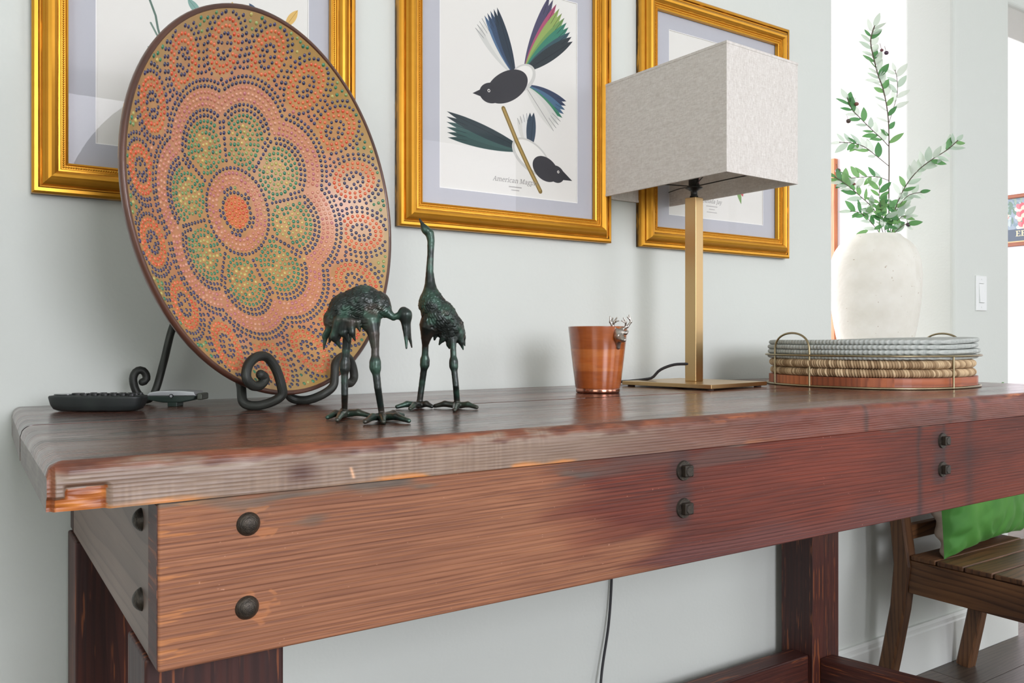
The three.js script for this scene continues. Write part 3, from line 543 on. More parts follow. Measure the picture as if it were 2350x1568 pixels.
// ---------------------------------------------------------------- dotted dish
const DISH = { c: V3(0.3702, 1.1162, 0.2), r: 0.2579, psi: 0.5437, tau: 0.0622, depth: 0.085 };
const dishN = V3(Math.sin(DISH.psi) * Math.cos(DISH.tau), Math.sin(DISH.tau), Math.cos(DISH.psi) * Math.cos(DISH.tau)), dishU = V3(Math.cos(DISH.psi), 0, -Math.sin(DISH.psi)), dishV = dishN.clone().cross(dishU);
const dish = thing('dotted_dish', 'large round dish covered in rings of painted orange, navy and green dots', 'dish', DISH.c.toArray());
dish.quaternion.setFromRotationMatrix(new THREE.Matrix4().makeBasis(dishU, dishV, dishN));
{
  const R = DISH.r, D = DISH.depth, rnd = mulberry(404);
  const LOBE = 0.38, lobes = Array.from({ length: 8 }, (_, k) => (k * 45 - 3) * Math.PI / 180), ovals = Array.from({ length: 16 }, (_, k) => (k * 22.5 - 3) * Math.PI / 180);
  const inSector = (x, y, a, half) => { let d = Math.atan2(y, x) - a; d = Math.atan2(Math.sin(d), Math.cos(d)); return Math.abs(d) <= half; };
  const lobeD = (x, y) => { let m = 9; for (const a of lobes) m = Math.min(m, Math.hypot(x - LOBE * Math.cos(a), y - LOBE * Math.sin(a))); return m; };
  const hexR = (x, y) => { const a = Math.atan2(y, x) + 0.3; return Math.hypot(x, y) / (0.93 + 0.07 * Math.cos(6 * a)); };
  const ovalD = (x, y) => { let m = 9; for (const a of ovals) { const r = x * Math.cos(a) + y * Math.sin(a) - 0.835, t = -x * Math.sin(a) + y * Math.cos(a); m = Math.min(m, Math.hypot(r / 1.16, t)); } return m; };
  // ground paint under the dots
  const face = paint(1024, 1024, (px, py) => {
    const x = px * 2 - 1, y = py * 2 - 1, r = Math.hypot(x, y), l = lobeD(x, y), h = hexR(x, y), n = fbm(px * 30, py * 30, 3);
    let c = mix3([178, 124, 70], [200, 150, 90], n);
    const coral = [202, 130, 92];
    if (r < 0.72 && l > 0.21 && l < 0.3 && r > 0.3) c = mix3(c, coral, 0.7);
    if (h > 0.145 && h < 0.225) c = mix3(c, coral, 0.65);
    if (h < 0.095) c = mix3(c, [214, 124, 60], 0.8);
    const o = ovalD(x, y);
    if (r > 0.62 && o > 0.13 && r < 0.78 && l > 0.33) c = mix3(c, coral, 0.55);
    
    if (r > 0.9 && o > 0.12) c = mix3(c, [168, 142, 78], 0.6);
    return c;
  }, { size: [1, 1] });
  face.wrapS = face.wrapT = THREE.ClampToEdgeWrapping;
  const glaze = phys({ map: face, roughness: 0.32, ior: 1.6, clearcoat: 1, clearcoatRoughness: 0.2, bumpMap: paint(256, 256, (x, y) => 255 * fbm(x * 40, y * 40, 3), { srgb: false, size: [1, 1] }), bumpScale: 0.0004 });
  const rings = 48, segs = 128, pos = [], uv = [], idx = [], Ri = R - 0.003;
  for (let i = 0; i <= rings; i++) for (let k = 0; k <= segs; k++) { const r = i / rings, a = k / segs * 2 * Math.PI; pos.push(r * Ri * Math.cos(a), r * Ri * Math.sin(a), -D * (1 - r * r)); uv.push(0.5 + 0.5 * r * Math.cos(a), 0.5 + 0.5 * r * Math.sin(a)); }
  for (let i = 0; i < rings; i++) for (let k = 0; k < segs; k++) { const a = i * (segs + 1) + k, b = a + segs + 1; idx.push(a, b, b + 1, a, b + 1, a + 1); }
  const g = new THREE.BufferGeometry(); g.setAttribute('position', new THREE.Float32BufferAttribute(pos, 3)); g.setAttribute('uv', new THREE.Float32BufferAttribute(uv, 2)); g.setIndex(idx); g.computeVertexNormals();
  part(dish, 'painted_face', g, glaze, true);
  const prof = []; for (let i = 0; i <= 24; i++) { const r = i / 24; prof.push(new THREE.Vector2(r * (R + 0.0015), -D * (1 - r * r) - 0.007)); }
  prof.push(new THREE.Vector2(R + 0.003, -0.003), new THREE.Vector2(R + 0.0025, 0.0012), new THREE.Vector2(R, 0.0022), new THREE.Vector2(R - 0.003, 0.0008), new THREE.Vector2(R - 0.0045, -0.003));
  const brown = phys({ map: paint(256, 64, (x, y) => mix3([62, 38, 30], [104, 66, 50], fbm(x * 30, y * 14, 4)), { size: [1, 1] }), roughness: 0.36, clearcoat: 0.3 });
  part(dish, 'bowl', new THREE.LatheGeometry(prof, 128).rotateX(Math.PI / 2), brown, true).userData.label = 'dark brown lacquered back and rim';
  // dots in rows; a dot is dropped where it would touch one already there
  const dots = [], cellSize = 0.03, grid = new Map();
  function dot(x, y, color, gap = 0.0255) {
    if (Math.hypot(x, y) > 0.985) return;
    const i = Math.floor(x / cellSize), j = Math.floor(y / cellSize);
    for (let a = -1; a <= 1; a++) for (let b = -1; b <= 1; b++) for (const d of grid.get((i + a) * 1000 + j + b) ?? []) if (Math.hypot(d[0] - x, d[1] - y) < gap) return;
    const d = [x, y, color]; dots.push(d); const k = i * 1000 + j; grid.has(k) ? grid.get(k).push(d) : grid.set(k, [d]);
  }
  const pick = (...c) => c[Math.floor(rnd() * c.length)];
  const NAVY = () => pick('#35355c', '#2f3352', '#3d3b62', '#3a3a55'), ORANGE = () => pick('#d9552f', '#dc6438', '#cf5a36', '#e07446'), PINK = () => pick('#cf8a74', '#c98068', '#d69a7c', '#bf7474'), GREEN = () => pick('#2f7a58', '#3b8560', '#55885a', '#2c6f56'), YELLOW = () => pick('#cdb768', '#b8ad62', '#9aa560', '#7f9a5c'), BRONZE = () => pick('#5b4a44', '#423c54', '#6a5646', '#3a3852');
  const ring = (cx, cy, rx, ry, turn, color, keep) => { const n = Math.max(1, Math.round(Math.PI * (rx + ry) / 0.0295)), a0 = rnd() * 6; for (let i = 0; i < n; i++) { const a = a0 + i / n * 2 * Math.PI, x = rx * Math.cos(a), y = ry * Math.sin(a), X = cx + x * Math.cos(turn) - y * Math.sin(turn), Y = cy + x * Math.sin(turn) + y * Math.cos(turn); if (!keep || keep(X, Y)) dot(X, Y, color(X, Y)); } };
  // heart of the flower
  for (const [r, c] of [[0, ORANGE], [0.027, ORANGE], [0.053, ORANGE], [0.08, ORANGE], [0.106, NAVY], [0.13, NAVY], [0.157, PINK], [0.184, PINK], [0.211, PINK], [0.238, NAVY]]) ring(0, 0, r, r, 0, c);
  // petals
  for (const a of lobes) {
    const cx = LOBE * Math.cos(a), cy = LOBE * Math.sin(a), keep = (x, y) => inSector(x, y, a, 0.365) && hexR(x, y) > 0.245;
    for (const s of [-1, 1]) for (let r = 0.25; r < 0.56; r += 0.0285) { const b = a + s * 0.362; if (Math.hypot(r * Math.cos(b) - cx, r * Math.sin(b) - cy) < 0.2) dot(r * Math.cos(b), r * Math.sin(b), NAVY()); }
    const k = (x, y) => keep(x, y);
    ring(cx, cy, 0.198, 0.198, 0, NAVY, k); ring(cx, cy, 0.171, 0.171, 0, NAVY, k);
    for (const [q, c] of [[0.144, GREEN], [0.116, GREEN], [0.088, () => pick(GREEN(), YELLOW())], [0.06, () => pick(GREEN(), YELLOW(), YELLOW())], [0.032, () => pick(GREEN(), YELLOW())], [0.004, YELLOW]]) ring(cx, cy, q, q, 0, c, k);
    for (let r = 0.25; r < 0.36; r += 0.028) for (let t = -0.3; t <= 0.3; t += 0.028 / r) dot(r * Math.cos(a + t), r * Math.sin(a + t), r < 0.285 ? BRONZE() : pick(GREEN(), NAVY(), BRONZE()));
    const out = (x, y) => inSector(x, y, a, 0.392) && Math.hypot(x, y) > 0.4;
    for (const [q, c] of [[0.225, PINK], [0.253, PINK], [0.281, PINK], [0.309, NAVY], [0.337, NAVY]]) ring(cx, cy, q, q, 0, c, out);
  }
  // outer ovals
  for (const a of ovals) {
    const cx = 0.835 * Math.cos(a), cy = 0.835 * Math.sin(a), keep = (x, y) => inSector(x, y, a, 0.192) && lobeD(x, y) > 0.3;
    for (const [q, c] of [[0.078, ORANGE], [0.104, ORANGE], [0.05, NAVY], [0.024, NAVY], [0.0, NAVY], [0.131, NAVY], [0.158, NAVY]]) ring(cx, cy, q * 1.16, q, a, c, keep);
  }
  // what is left: pink between the ovals inside, green towards the rim
  for (let i = 0; i < 30000; i++) { const r = Math.sqrt(rnd()), a = rnd() * 6.2832, x = r * Math.cos(a), y = r * Math.sin(a); dot(x, y, r > 0.89 ? pick(GREEN(), GREEN(), YELLOW()) : r > 0.62 ? pick(PINK(), PINK(), BRONZE()) : r > 0.55 ? PINK() : YELLOW(), 0.0265); }
  const dome = new THREE.SphereGeometry(0.00285, 10, 5, 0, 2 * Math.PI, 0, Math.PI / 2); dome.rotateX(Math.PI / 2); dome.scale(1, 1, 0.62);
  const m = new THREE.InstancedMesh(dome, phys({ color: 0xffffff, roughness: 0.3, clearcoat: 0.7, clearcoatRoughness: 0.15 }), dots.length), M = new THREE.Matrix4(), Q = new THREE.Quaternion(), C = new THREE.Color();
  dots.forEach(([x, y, c], i) => {
    const n = V3(-2 * D * x / R, -2 * D * y / R, 1).normalize(); Q.setFromUnitVectors(V3(0, 0, 1), n);
    const s = 0.86 + rnd() * 0.22; M.compose(V3(x * Ri, y * Ri, -D * (1 - x * x - y * y)).addScaledVector(n, -0.0002), Q, V3(s, s, s)); m.setMatrixAt(i, M); m.setColorAt(i, C.set(c));
  });
  m.name = 'painted_dots'; m.userData = { kind: 'stuff', label: 'raised glossy paint dots' }; shadows(m); dish.add(m);
}

// ---------------------------------------------------------------- iron easel under the dish
{
  const blackIron = phys({ map: paint(128, 128, (x, y) => mix3([34, 36, 34], [66, 68, 62], fbm(x * 14, y * 14, 4)), { size: [1, 1] }), roughness: 0.5, metalness: 0.35, bumpMap: paint(128, 128, (x, y) => 255 * fbm(x * 40, y * 40, 3), { size: [1, 1], srgb: false }), bumpScale: 0.0004 });
  const e = thing('plate_easel', 'black wrought iron plate easel with curled hooks holding the dotted dish', 'easel', [0.32, TOP, 0.14]);
  const P = (u, v, off) => onPlane(u, v, DISH.c.clone().addScaledVector(dishN, off), dishN), rad = 0.0062, low = (p) => { p.y = Math.max(p.y, TOP + rad); return p; };
  part(e, 'hook', tube([P(470, 720, -0.075), P(520, 800, -0.05), P(552, 880, -0.03), low(P(558, 922, -0.022)), low(P(570, 936, -0.016)), low(P(600, 930, 0.0)), P(637, 916, 0.018), P(648, 905, 0.023), P(646, 886, 0.024), P(632, 845, 0.022), P(612, 820, 0.02), P(588, 820, 0.02), P(569, 840, 0.02), P(566, 868, 0.021), P(582, 886, 0.022), P(600, 882, 0.023), P(608, 868, 0.024), P(598, 860, 0.024)], rad, { seg: 140 }), blackIron);
  part(e, 'hook', tube([P(560, 740, -0.085), P(620, 830, -0.055), P(655, 888, -0.035), low(P(667, 912, -0.028)), low(P(682, 925, -0.022)), low(P(708, 919, -0.008)), P(745, 903, 0.01), P(765, 885, 0.016), P(768, 860, 0.017), P(770, 835, 0.016), P(784, 819, 0.014), P(800, 822, 0.012), P(810, 845, 0.012), P(812, 868, 0.012), P(803, 880, 0.012), P(792, 878, 0.012)], rad, { seg: 140 }), blackIron);
  const B = (u, v) => { const p = onZ(u, v, 0.062); p.y = Math.max(p.y, TOP + rad); return p; };
  const apex = P(560, 560, -0.105);
  part(e, 'rear_leg', tube([apex, P(470, 640, -0.1), B(400, 742), B(376, 830), B(358, 893), B(348, 912), B(335, 918), B(318, 906), B(308, 886), B(306, 866), B(314, 852), B(326, 850), B(335, 860), B(335, 873), B(327, 877)], 0.0054, { seg: 120 }), blackIron);
  part(e, 'cross_bar', tube([apex, P(530, 650, -0.095), P(545, 740, -0.085), P(560, 742, -0.085), P(515, 735, -0.08), P(470, 720, -0.075)], 0.005, { seg: 40 }), blackIron);
}

// ---------------------------------------------------------------- two bronze cranes
function tint(g, fn) {
  const p = g.attributes.position, c = new Float32Array(p.count * 3), K = new THREE.Color();
  for (let i = 0; i < p.count; i++) { const q = fn(p.getX(i), p.getY(i), p.getZ(i)); K.setRGB(q[0] / 255, q[1] / 255, q[2] / 255, THREE.SRGBColorSpace); c[3 * i] = K.r; c[3 * i + 1] = K.g; c[3 * i + 2] = K.b; }
  g.setAttribute('color', new THREE.BufferAttribute(c, 3)); return g;
}
const bronze = phys({ color: 0xffffff, vertexColors: true, metalness: 0.45, roughness: 0.34, clearcoat: 0.25, clearcoatRoughness: 0.3 });
const patina = (x, y, z) => { const n = fbm(x * 70 + z * 31, y * 70, 4), m = fbm(x * 300 + 4, y * 300 + z * 200, 2); return mix3(mix3([36, 44, 41], [58, 86, 73], step(0.42, 0.68, n)), [70, 58, 50], 0.7 * step(0.55, 0.75, fbm(y * 60 + 9, x * 60 - z * 40, 3)) + 0.15 * (m - 0.5)); };
function crane(label, T0, spec, base) {
  const P = ([u, v, k = 0]) => atDepth(u, v, T0 - k), px = T0 / FOCAL;
  const chains = [], feathers = [], toes = [];
  for (const c of spec.chains) { const list = []; for (let i = 0; i < c.length - 1; i++) list.push({ a: P(c[i]), b: P(c[i + 1]), ra: c[i][3] * px, rb: c[i + 1][3] * px }); chains.push({ list, k: 0.007 }); }
  for (const f of spec.feathers) feathers.push({ a: P(f[0]), b: P(f[1]), ra: f[2] * px, rb: f[3] * px });
  for (const leg of spec.legs) {
    const pts = leg.joints.map(P), foot = onY(leg.foot[0], leg.foot[1], TOP + 0.004), list = [];
    pts.push(foot.clone().add(V3(0, 0.004, 0)));
    leg.joints.forEach((j, i) => { const r0 = j[3] * px, r1 = (leg.joints[i + 1] ?? [0, 0, 0, 7])[3] * px; list.push({ a: pts[i], b: pts[i + 1], ra: r0, rb: r1 }); });
    chains.push({ list, k: 0.005 });
    chains.push({ list: [{ a: pts[leg.knee].clone().add(V3(0, 0.0025, 0)), b: pts[leg.knee].clone().add(V3(0, -0.0025, 0)), ra: leg.kr * px, rb: leg.kr * px }], k: 0.004 });
    for (const t of leg.toes) { const e = onY(t[0], t[1], TOP + 0.003), mid = foot.clone().lerp(e, 0.55); mid.y = TOP + 0.0062; toes.push({ a: foot, b: mid, ra: 0.0046, rb: 0.0038 }, { a: mid, b: e, ra: 0.0038, rb: 0.0026 }); }
  }
  const bones = chains.flatMap((c) => c.list), trunk = spec.trunk.map((i) => chains[i].list).flat();
  const A = P(spec.axis[0]), B = P(spec.axis[1]), ax = B.clone().sub(A), L = ax.length(); ax.normalize();
  const e1 = V3(0, 1, 0).addScaledVector(ax, -ax.y).normalize(), e2 = ax.clone().cross(e1);
  const sdf = (x, y, z) => {
    let d = 9;
    for (const c of chains) { let q = 9; for (const b of c.list) q = Math.min(q, cone(x, y, z, b.a, b.b, b.ra, b.rb)); d = d > 8 ? q : smin(d, q, c.k); }
    for (const f of feathers) d = smin(d, cone(x, y, z, f.a, f.b, f.ra, f.rb), 0.0016);
    for (const t of toes) d = smin(d, cone(x, y, z, t.a, t.b, t.ra, t.rb), 0.002);
    if (d < 0.004 && d > -0.004) {
      const rx = x - A.x, ry = y - A.y, rz = z - A.z, s = rx * ax.x + ry * ax.y + rz * ax.z;
      let body = 9; for (const b of trunk) body = Math.min(body, cone(x, y, z, b.a, b.b, b.ra, b.rb));
      if (body < 0.005 && s > -0.012 && s < L * 1.12) {
        const u = rx * e1.x + ry * e1.y + rz * e1.z, w = rx * e2.x + ry * e2.y + rz * e2.z, rr = Math.hypot(u, w), ph = Math.atan2(w, u);
        const row = 0.0088, n = 14, odd = Math.floor(s / row) & 1, c = ph / (2 * Math.PI) * n + odd * 0.5, cf = c - Math.floor(c), sh = s / row - 0.55 * (1 - (2 * cf - 1) ** 2), t = sh - Math.floor(sh);
        const fade = step(0.006, 0.012, rr) * (1 - step(0.002, 0.005, body)) * (1 - step(L * 0.98, L * 1.12, s));
        d -= fade * (0.0013 * t * (1 - step(0.9, 1, t)) - 0.0005 + 0.0004 * Math.cos(cf * 2 * Math.PI * 4));
      }
      d -= 0.0003 * (fbm(x * 500 + z * 330, y * 500 + z * 120, 2) - 0.5);
    }
    return d;
  };
  const lo = V3(9, TOP, 9), hi = V3(-9, -9, -9);
  for (const b of [...bones, ...feathers, ...toes]) for (const [q, r] of [[b.a, b.ra], [b.b, b.rb]]) { lo.x = Math.min(lo.x, q.x - r - 0.005); lo.z = Math.min(lo.z, q.z - r - 0.005); hi.x = Math.max(hi.x, q.x + r + 0.005); hi.y = Math.max(hi.y, q.y + r + 0.005); hi.z = Math.max(hi.z, q.z + r + 0.005); }
  lo.y = TOP - 0.004;
  const body = (x, y, z) => Math.max(sdf(x, y, z), TOP + 0.0003 - y);
  const g = tint(surface(body, lo, hi, 0.00095), patina);
  return single('crane_figurine', g, bronze, label, 'figurine', 'bronze crane figurines');
}
crane('green bronze crane figurine bending its head down in front of the dotted dish', 0.935, {
  axis: [[872, 690, 0], [762, 745, 0]], trunk: [0, 1],
  chains: [[[866, 698, 4, 30], [835, 697, 0, 41], [795, 712, -2, 40], [770, 735, -2, 28]], [[835, 700, 0, 38], [848, 738, 0.008, 20]],
    [[868, 706, 0.004, 24], [886, 716, 0.006, 12], [903, 729, 0.006, 7.5], [917, 723, 0.006, 7], [925, 714, 0.006, 9], [931, 722, 0.006, 11.5]], [[931, 722, 0.006, 11], [930, 742, 0.006, 8], [933, 800, 0.009, 2.2]], [[932, 735, 0.004, 7], [945, 797, 0.0, 2.2]]].map((c) => c.map((q) => [q[0], q[1], Math.abs(q[2]) > 0.5 ? q[2] * 0.0005 : q[2], q[3]])),
  feathers: [[[772, 735, 0.006], [746, 772, 0.0], 16, 7], [[747, 770, 0], [743, 803, 0], 7, 1.6], [[780, 735, 0.014], [768, 775, 0.012], 15, 10], [[768, 772, 0.012], [781, 798, 0.01], 11, 2], [[792, 735, 0.016], [788, 765, 0.016], 14, 9], [[790, 764, 0.016], [800, 786, 0.014], 9, 2], [[805, 738, 0.017], [808, 765, 0.018], 12, 7], [[808, 763, 0.018], [815, 782, 0.017], 7, 2], [[820, 740, 0.016], [826, 760, 0.016], 9, 2.5], [[768, 735, -0.014], [756, 785, -0.012], 14, 3], [[785, 740, -0.014], [775, 785, -0.012], 13, 3], [[800, 742, -0.014], [800, 780, -0.012], 12, 4]],
  legs: [{ joints: [[802, 740, -0.014, 17], [797, 775, -0.015, 10.5], [791, 840, -0.016, 8.5], [791, 905, -0.016, 8]], knee: 2, kr: 11.5, foot: [791, 950], toes: [[752, 958], [774, 964], [848, 954], [786, 946]] },
    { joints: [[850, 735, 0.012, 21], [857, 765, 0.014, 14], [861, 800, 0.015, 8.8], [861, 838, 0.016, 9], [867, 890, 0.016, 8.2]], knee: 3, kr: 12.5, foot: [876, 957], toes: [[838, 968], [938, 966], [924, 953], [880, 968]] }],
});
crane('green bronze crane figurine stretching its head upward beside the dotted dish', 1.0924, {
  axis: [[985, 668, 0.004], [1060, 775, -0.004]], trunk: [2],
  chains: [[[963, 503, 0.006, 2], [976, 528, 0.004, 6.5]], [[976, 526, 0.004, 6.5], [986, 536, 0.003, 10], [989, 552, 0.003, 8.5], [988, 585, 0.003, 7.4], [986, 622, 0.004, 8.6], [987, 650, 0.005, 12], [988, 672, 0.006, 18], [991, 698, 0.006, 27]], [[991, 698, 0.006, 28], [1008, 728, 0.002, 40], [1028, 748, -0.004, 33], [1046, 766, -0.008, 22]]],
  feathers: [[[1045, 750, -0.002], [1058, 785, -0.004], 15, 7], [[1057, 782, -0.004], [1063, 803, -0.004], 7, 1.6], [[1050, 745, -0.012], [1062, 775, -0.014], 14, 7], [[1062, 772, -0.014], [1067, 794, -0.014], 6, 1.6], [[1018, 765, 0.006], [1016, 780, 0.006], 12, 6], [[1015, 778, 0.006], [1008, 791, 0.006], 7, 2], [[1000, 768, 0.004], [997, 780, 0.004], 6, 2.5], [[1030, 768, 0.004], [1030, 792, 0.004], 12, 5], [[1029, 790, 0.004], [1031, 800, 0.004], 5, 2]],
  legs: [{ joints: [[984, 750, 0.01, 22], [978, 775, 0.006, 12], [976, 792, 0.0, 7.6], [975, 832, -0.004, 7.8], [968, 885, -0.01, 7.2]], knee: 3, kr: 10.5, foot: [963, 930], toes: [[911, 934], [941, 938], [991, 933]] },
    { joints: [[1030, 755, -0.002, 18], [1038, 780, 0.004, 10], [1040, 800, 0.008, 6.8], [1041, 835, 0.01, 7.2], [1046, 885, 0.012, 7]], knee: 3, kr: 9.6, foot: [1049, 931], toes: [[998, 932], [1043, 941], [1094, 935]] }],
});

// ---------------------------------------------------------------- wooden cup with a stag's head
{
  const TC = 1.43, c0 = atDepth(1372, HORIZON, TC), px = TC / FOCAL, cx = c0.x, cz = c0.z, H = 0.1135;
  const cup = thing('wooden_cup', 'turned wooden cup with a pewter stag head on its rim', 'cup', [cx, TOP, cz]);
  const r0 = 0.0375, r1 = 0.0508, prof = [[0.0, 0.0075], [r0 - 0.001, 0.0075], [r0, 0.0085]];
  for (let k = 0; k <= 10; k++) prof.push([mix(r0 + 0.0008, r1, Math.pow(k / 10, 0.93)), mix(0.009, H - 0.0012, k / 10)]);
  prof.push([r1 - 0.0004, H - 0.0003], [r1 - 0.0018, H], [r1 - 0.0036, H - 0.0008], [r1 - 0.0046, H - 0.004]);
  for (let k = 9; k >= 1; k--) prof.push([mix(r0 - 0.005, r1 - 0.0048, k / 10), mix(0.016, H - 0.004, k / 10)]);
  prof.push([r0 - 0.008, 0.014], [0, 0.0135]);
  const g = new THREE.LatheGeometry(prof.map((p) => new THREE.Vector2(...p)), 72); { const uv = g.attributes.uv, p = g.attributes.position; for (let i = 0; i < uv.count; i++) uv.setXY(i, uv.getX(i) * 0.3, p.getY(i)); }
  const wood = phys({ map: paint(512, 256, (x, y) => { const n = fbm(x * 14, y * 60, 4), band = y > 0.075 ? 0 : y > 0.038 ? 1 : 2, f = fbm(x * 60 + band * 9, y * 400, 3); let c = mix3([140, 68, 28], [196, 108, 48], clamp(f * 0.35 + (n - 0.5) * 0.5 + (band === 1 ? 0.5 : 0.22))); return mix3(c, [206, 128, 66], band === 1 ? 0.35 * step(0.5, 0.7, fbm(x * 25, y * 90, 2)) : 0); }, { size: [0.3, 0.12] }), roughness: 0.24, clearcoat: 0.8, clearcoatRoughness: 0.12 });
  part(cup, 'cup_body', g, wood, true);
  const copper = phys({ color: 0xb07a66, metalness: 1, roughness: 0.16 });
  part(cup, 'base_ring', new THREE.LatheGeometry([[0.0, 0.0002], [0.0355, 0.0002], [0.0372, 0.0012], [0.0378, 0.004], [0.0374, 0.0078], [0.036, 0.0088], [0, 0.0088]].map((p) => new THREE.Vector2(...p)), 64), copper, true);
  const P = (u, v, k = 0) => atDepth(u, v, 1.392 - k), B = [], add = (k, ...pts) => { for (let i = 0; i < pts.length - 1; i++) B.push([P(pts[i][0], pts[i][1], pts[i][2] ?? 0), P(pts[i + 1][0], pts[i + 1][1], pts[i + 1][2] ?? 0), pts[i][3] * px, pts[i + 1][3] * px, k]); };
  add(0.003, [1418, 797, -0.002, 5.5], [1418, 784, 0.0, 7], [1420, 772, 0.006, 9.5]);
  add(0.004, [1420, 766, 0.006, 8.5], [1421, 774, 0.008, 9], [1428, 779, 0.016, 6], [1433, 781, 0.02, 4]);
  add(0.003, [1417, 762, 0.006, 7.5], [1425, 762, 0.006, 7]);
  add(0.002, [1415, 764, 0.004, 3.6], [1408, 764, 0.002, 5], [1404, 762, 0.0, 2.2]); add(0.002, [1428, 764, 0.004, 3.4], [1436, 764, 0.006, 4.4], [1441, 761, 0.006, 2]);
  add(0.0015, [1416, 757, 0.005, 3], [1406, 749, 0.004, 2.7], [1400.5, 739, 0.003, 2.4], [1400, 727, 0.003, 1.6]);
  add(0.0012, [1402, 742, 0.003, 2.2], [1406.5, 730, 0.005, 1.6]); add(0.0012, [1407, 749, 0.004, 2.3], [1409, 739, 0.006, 2], [1416, 729, 0.008, 1.5]); add(0.0012, [1409, 742, 0.006, 1.9], [1414, 738, 0.008, 1.8], [1420, 736.5, 0.009, 1.4]);
  add(0.0015, [1428, 756, 0.005, 3], [1440, 750, 0.005, 2.7], [1448, 739, 0.005, 2.4], [1444, 724, 0.006, 1.6]);
  add(0.0012, [1447, 735, 0.005, 2.1], [1440, 728, 0.007, 1.5]); add(0.0012, [1435, 753, 0.005, 2.3], [1436.5, 738, 0.008, 2], [1431, 730, 0.009, 1.5]); add(0.0012, [1436, 741, 0.008, 1.8], [1426.5, 736.5, 0.01, 1.4]);
  const eye = P(1421, 770, 0.016);
  const sdf = (x, y, z) => { let d = 9; for (const b of B) { const q = cone(x, y, z, b[0], b[1], b[2], b[3]); d = d > 8 ? q : smin(d, q, b[4]); } const e = Math.hypot(x - eye.x, y - eye.y, z - eye.z) - 0.0016; d = -smin(-d, e, 0.0008); return d - 0.0003 * (fbm(x * 900 + z * 400, y * 900, 2) - 0.5); };
  const lo = V3(9, 9, 9), hi = V3(-9, -9, -9); for (const b of B) for (const q of [b[0], b[1]]) { lo.min(q); hi.max(q); } lo.addScalar(-0.012); hi.addScalar(0.012);
  part(cup, 'stag_head', surface(sdf, lo, hi, 0.00055), phys({ color: 0xb4aea6, metalness: 0.95, roughness: 0.28 })).userData.label = 'small pewter stag head with antlers';
}

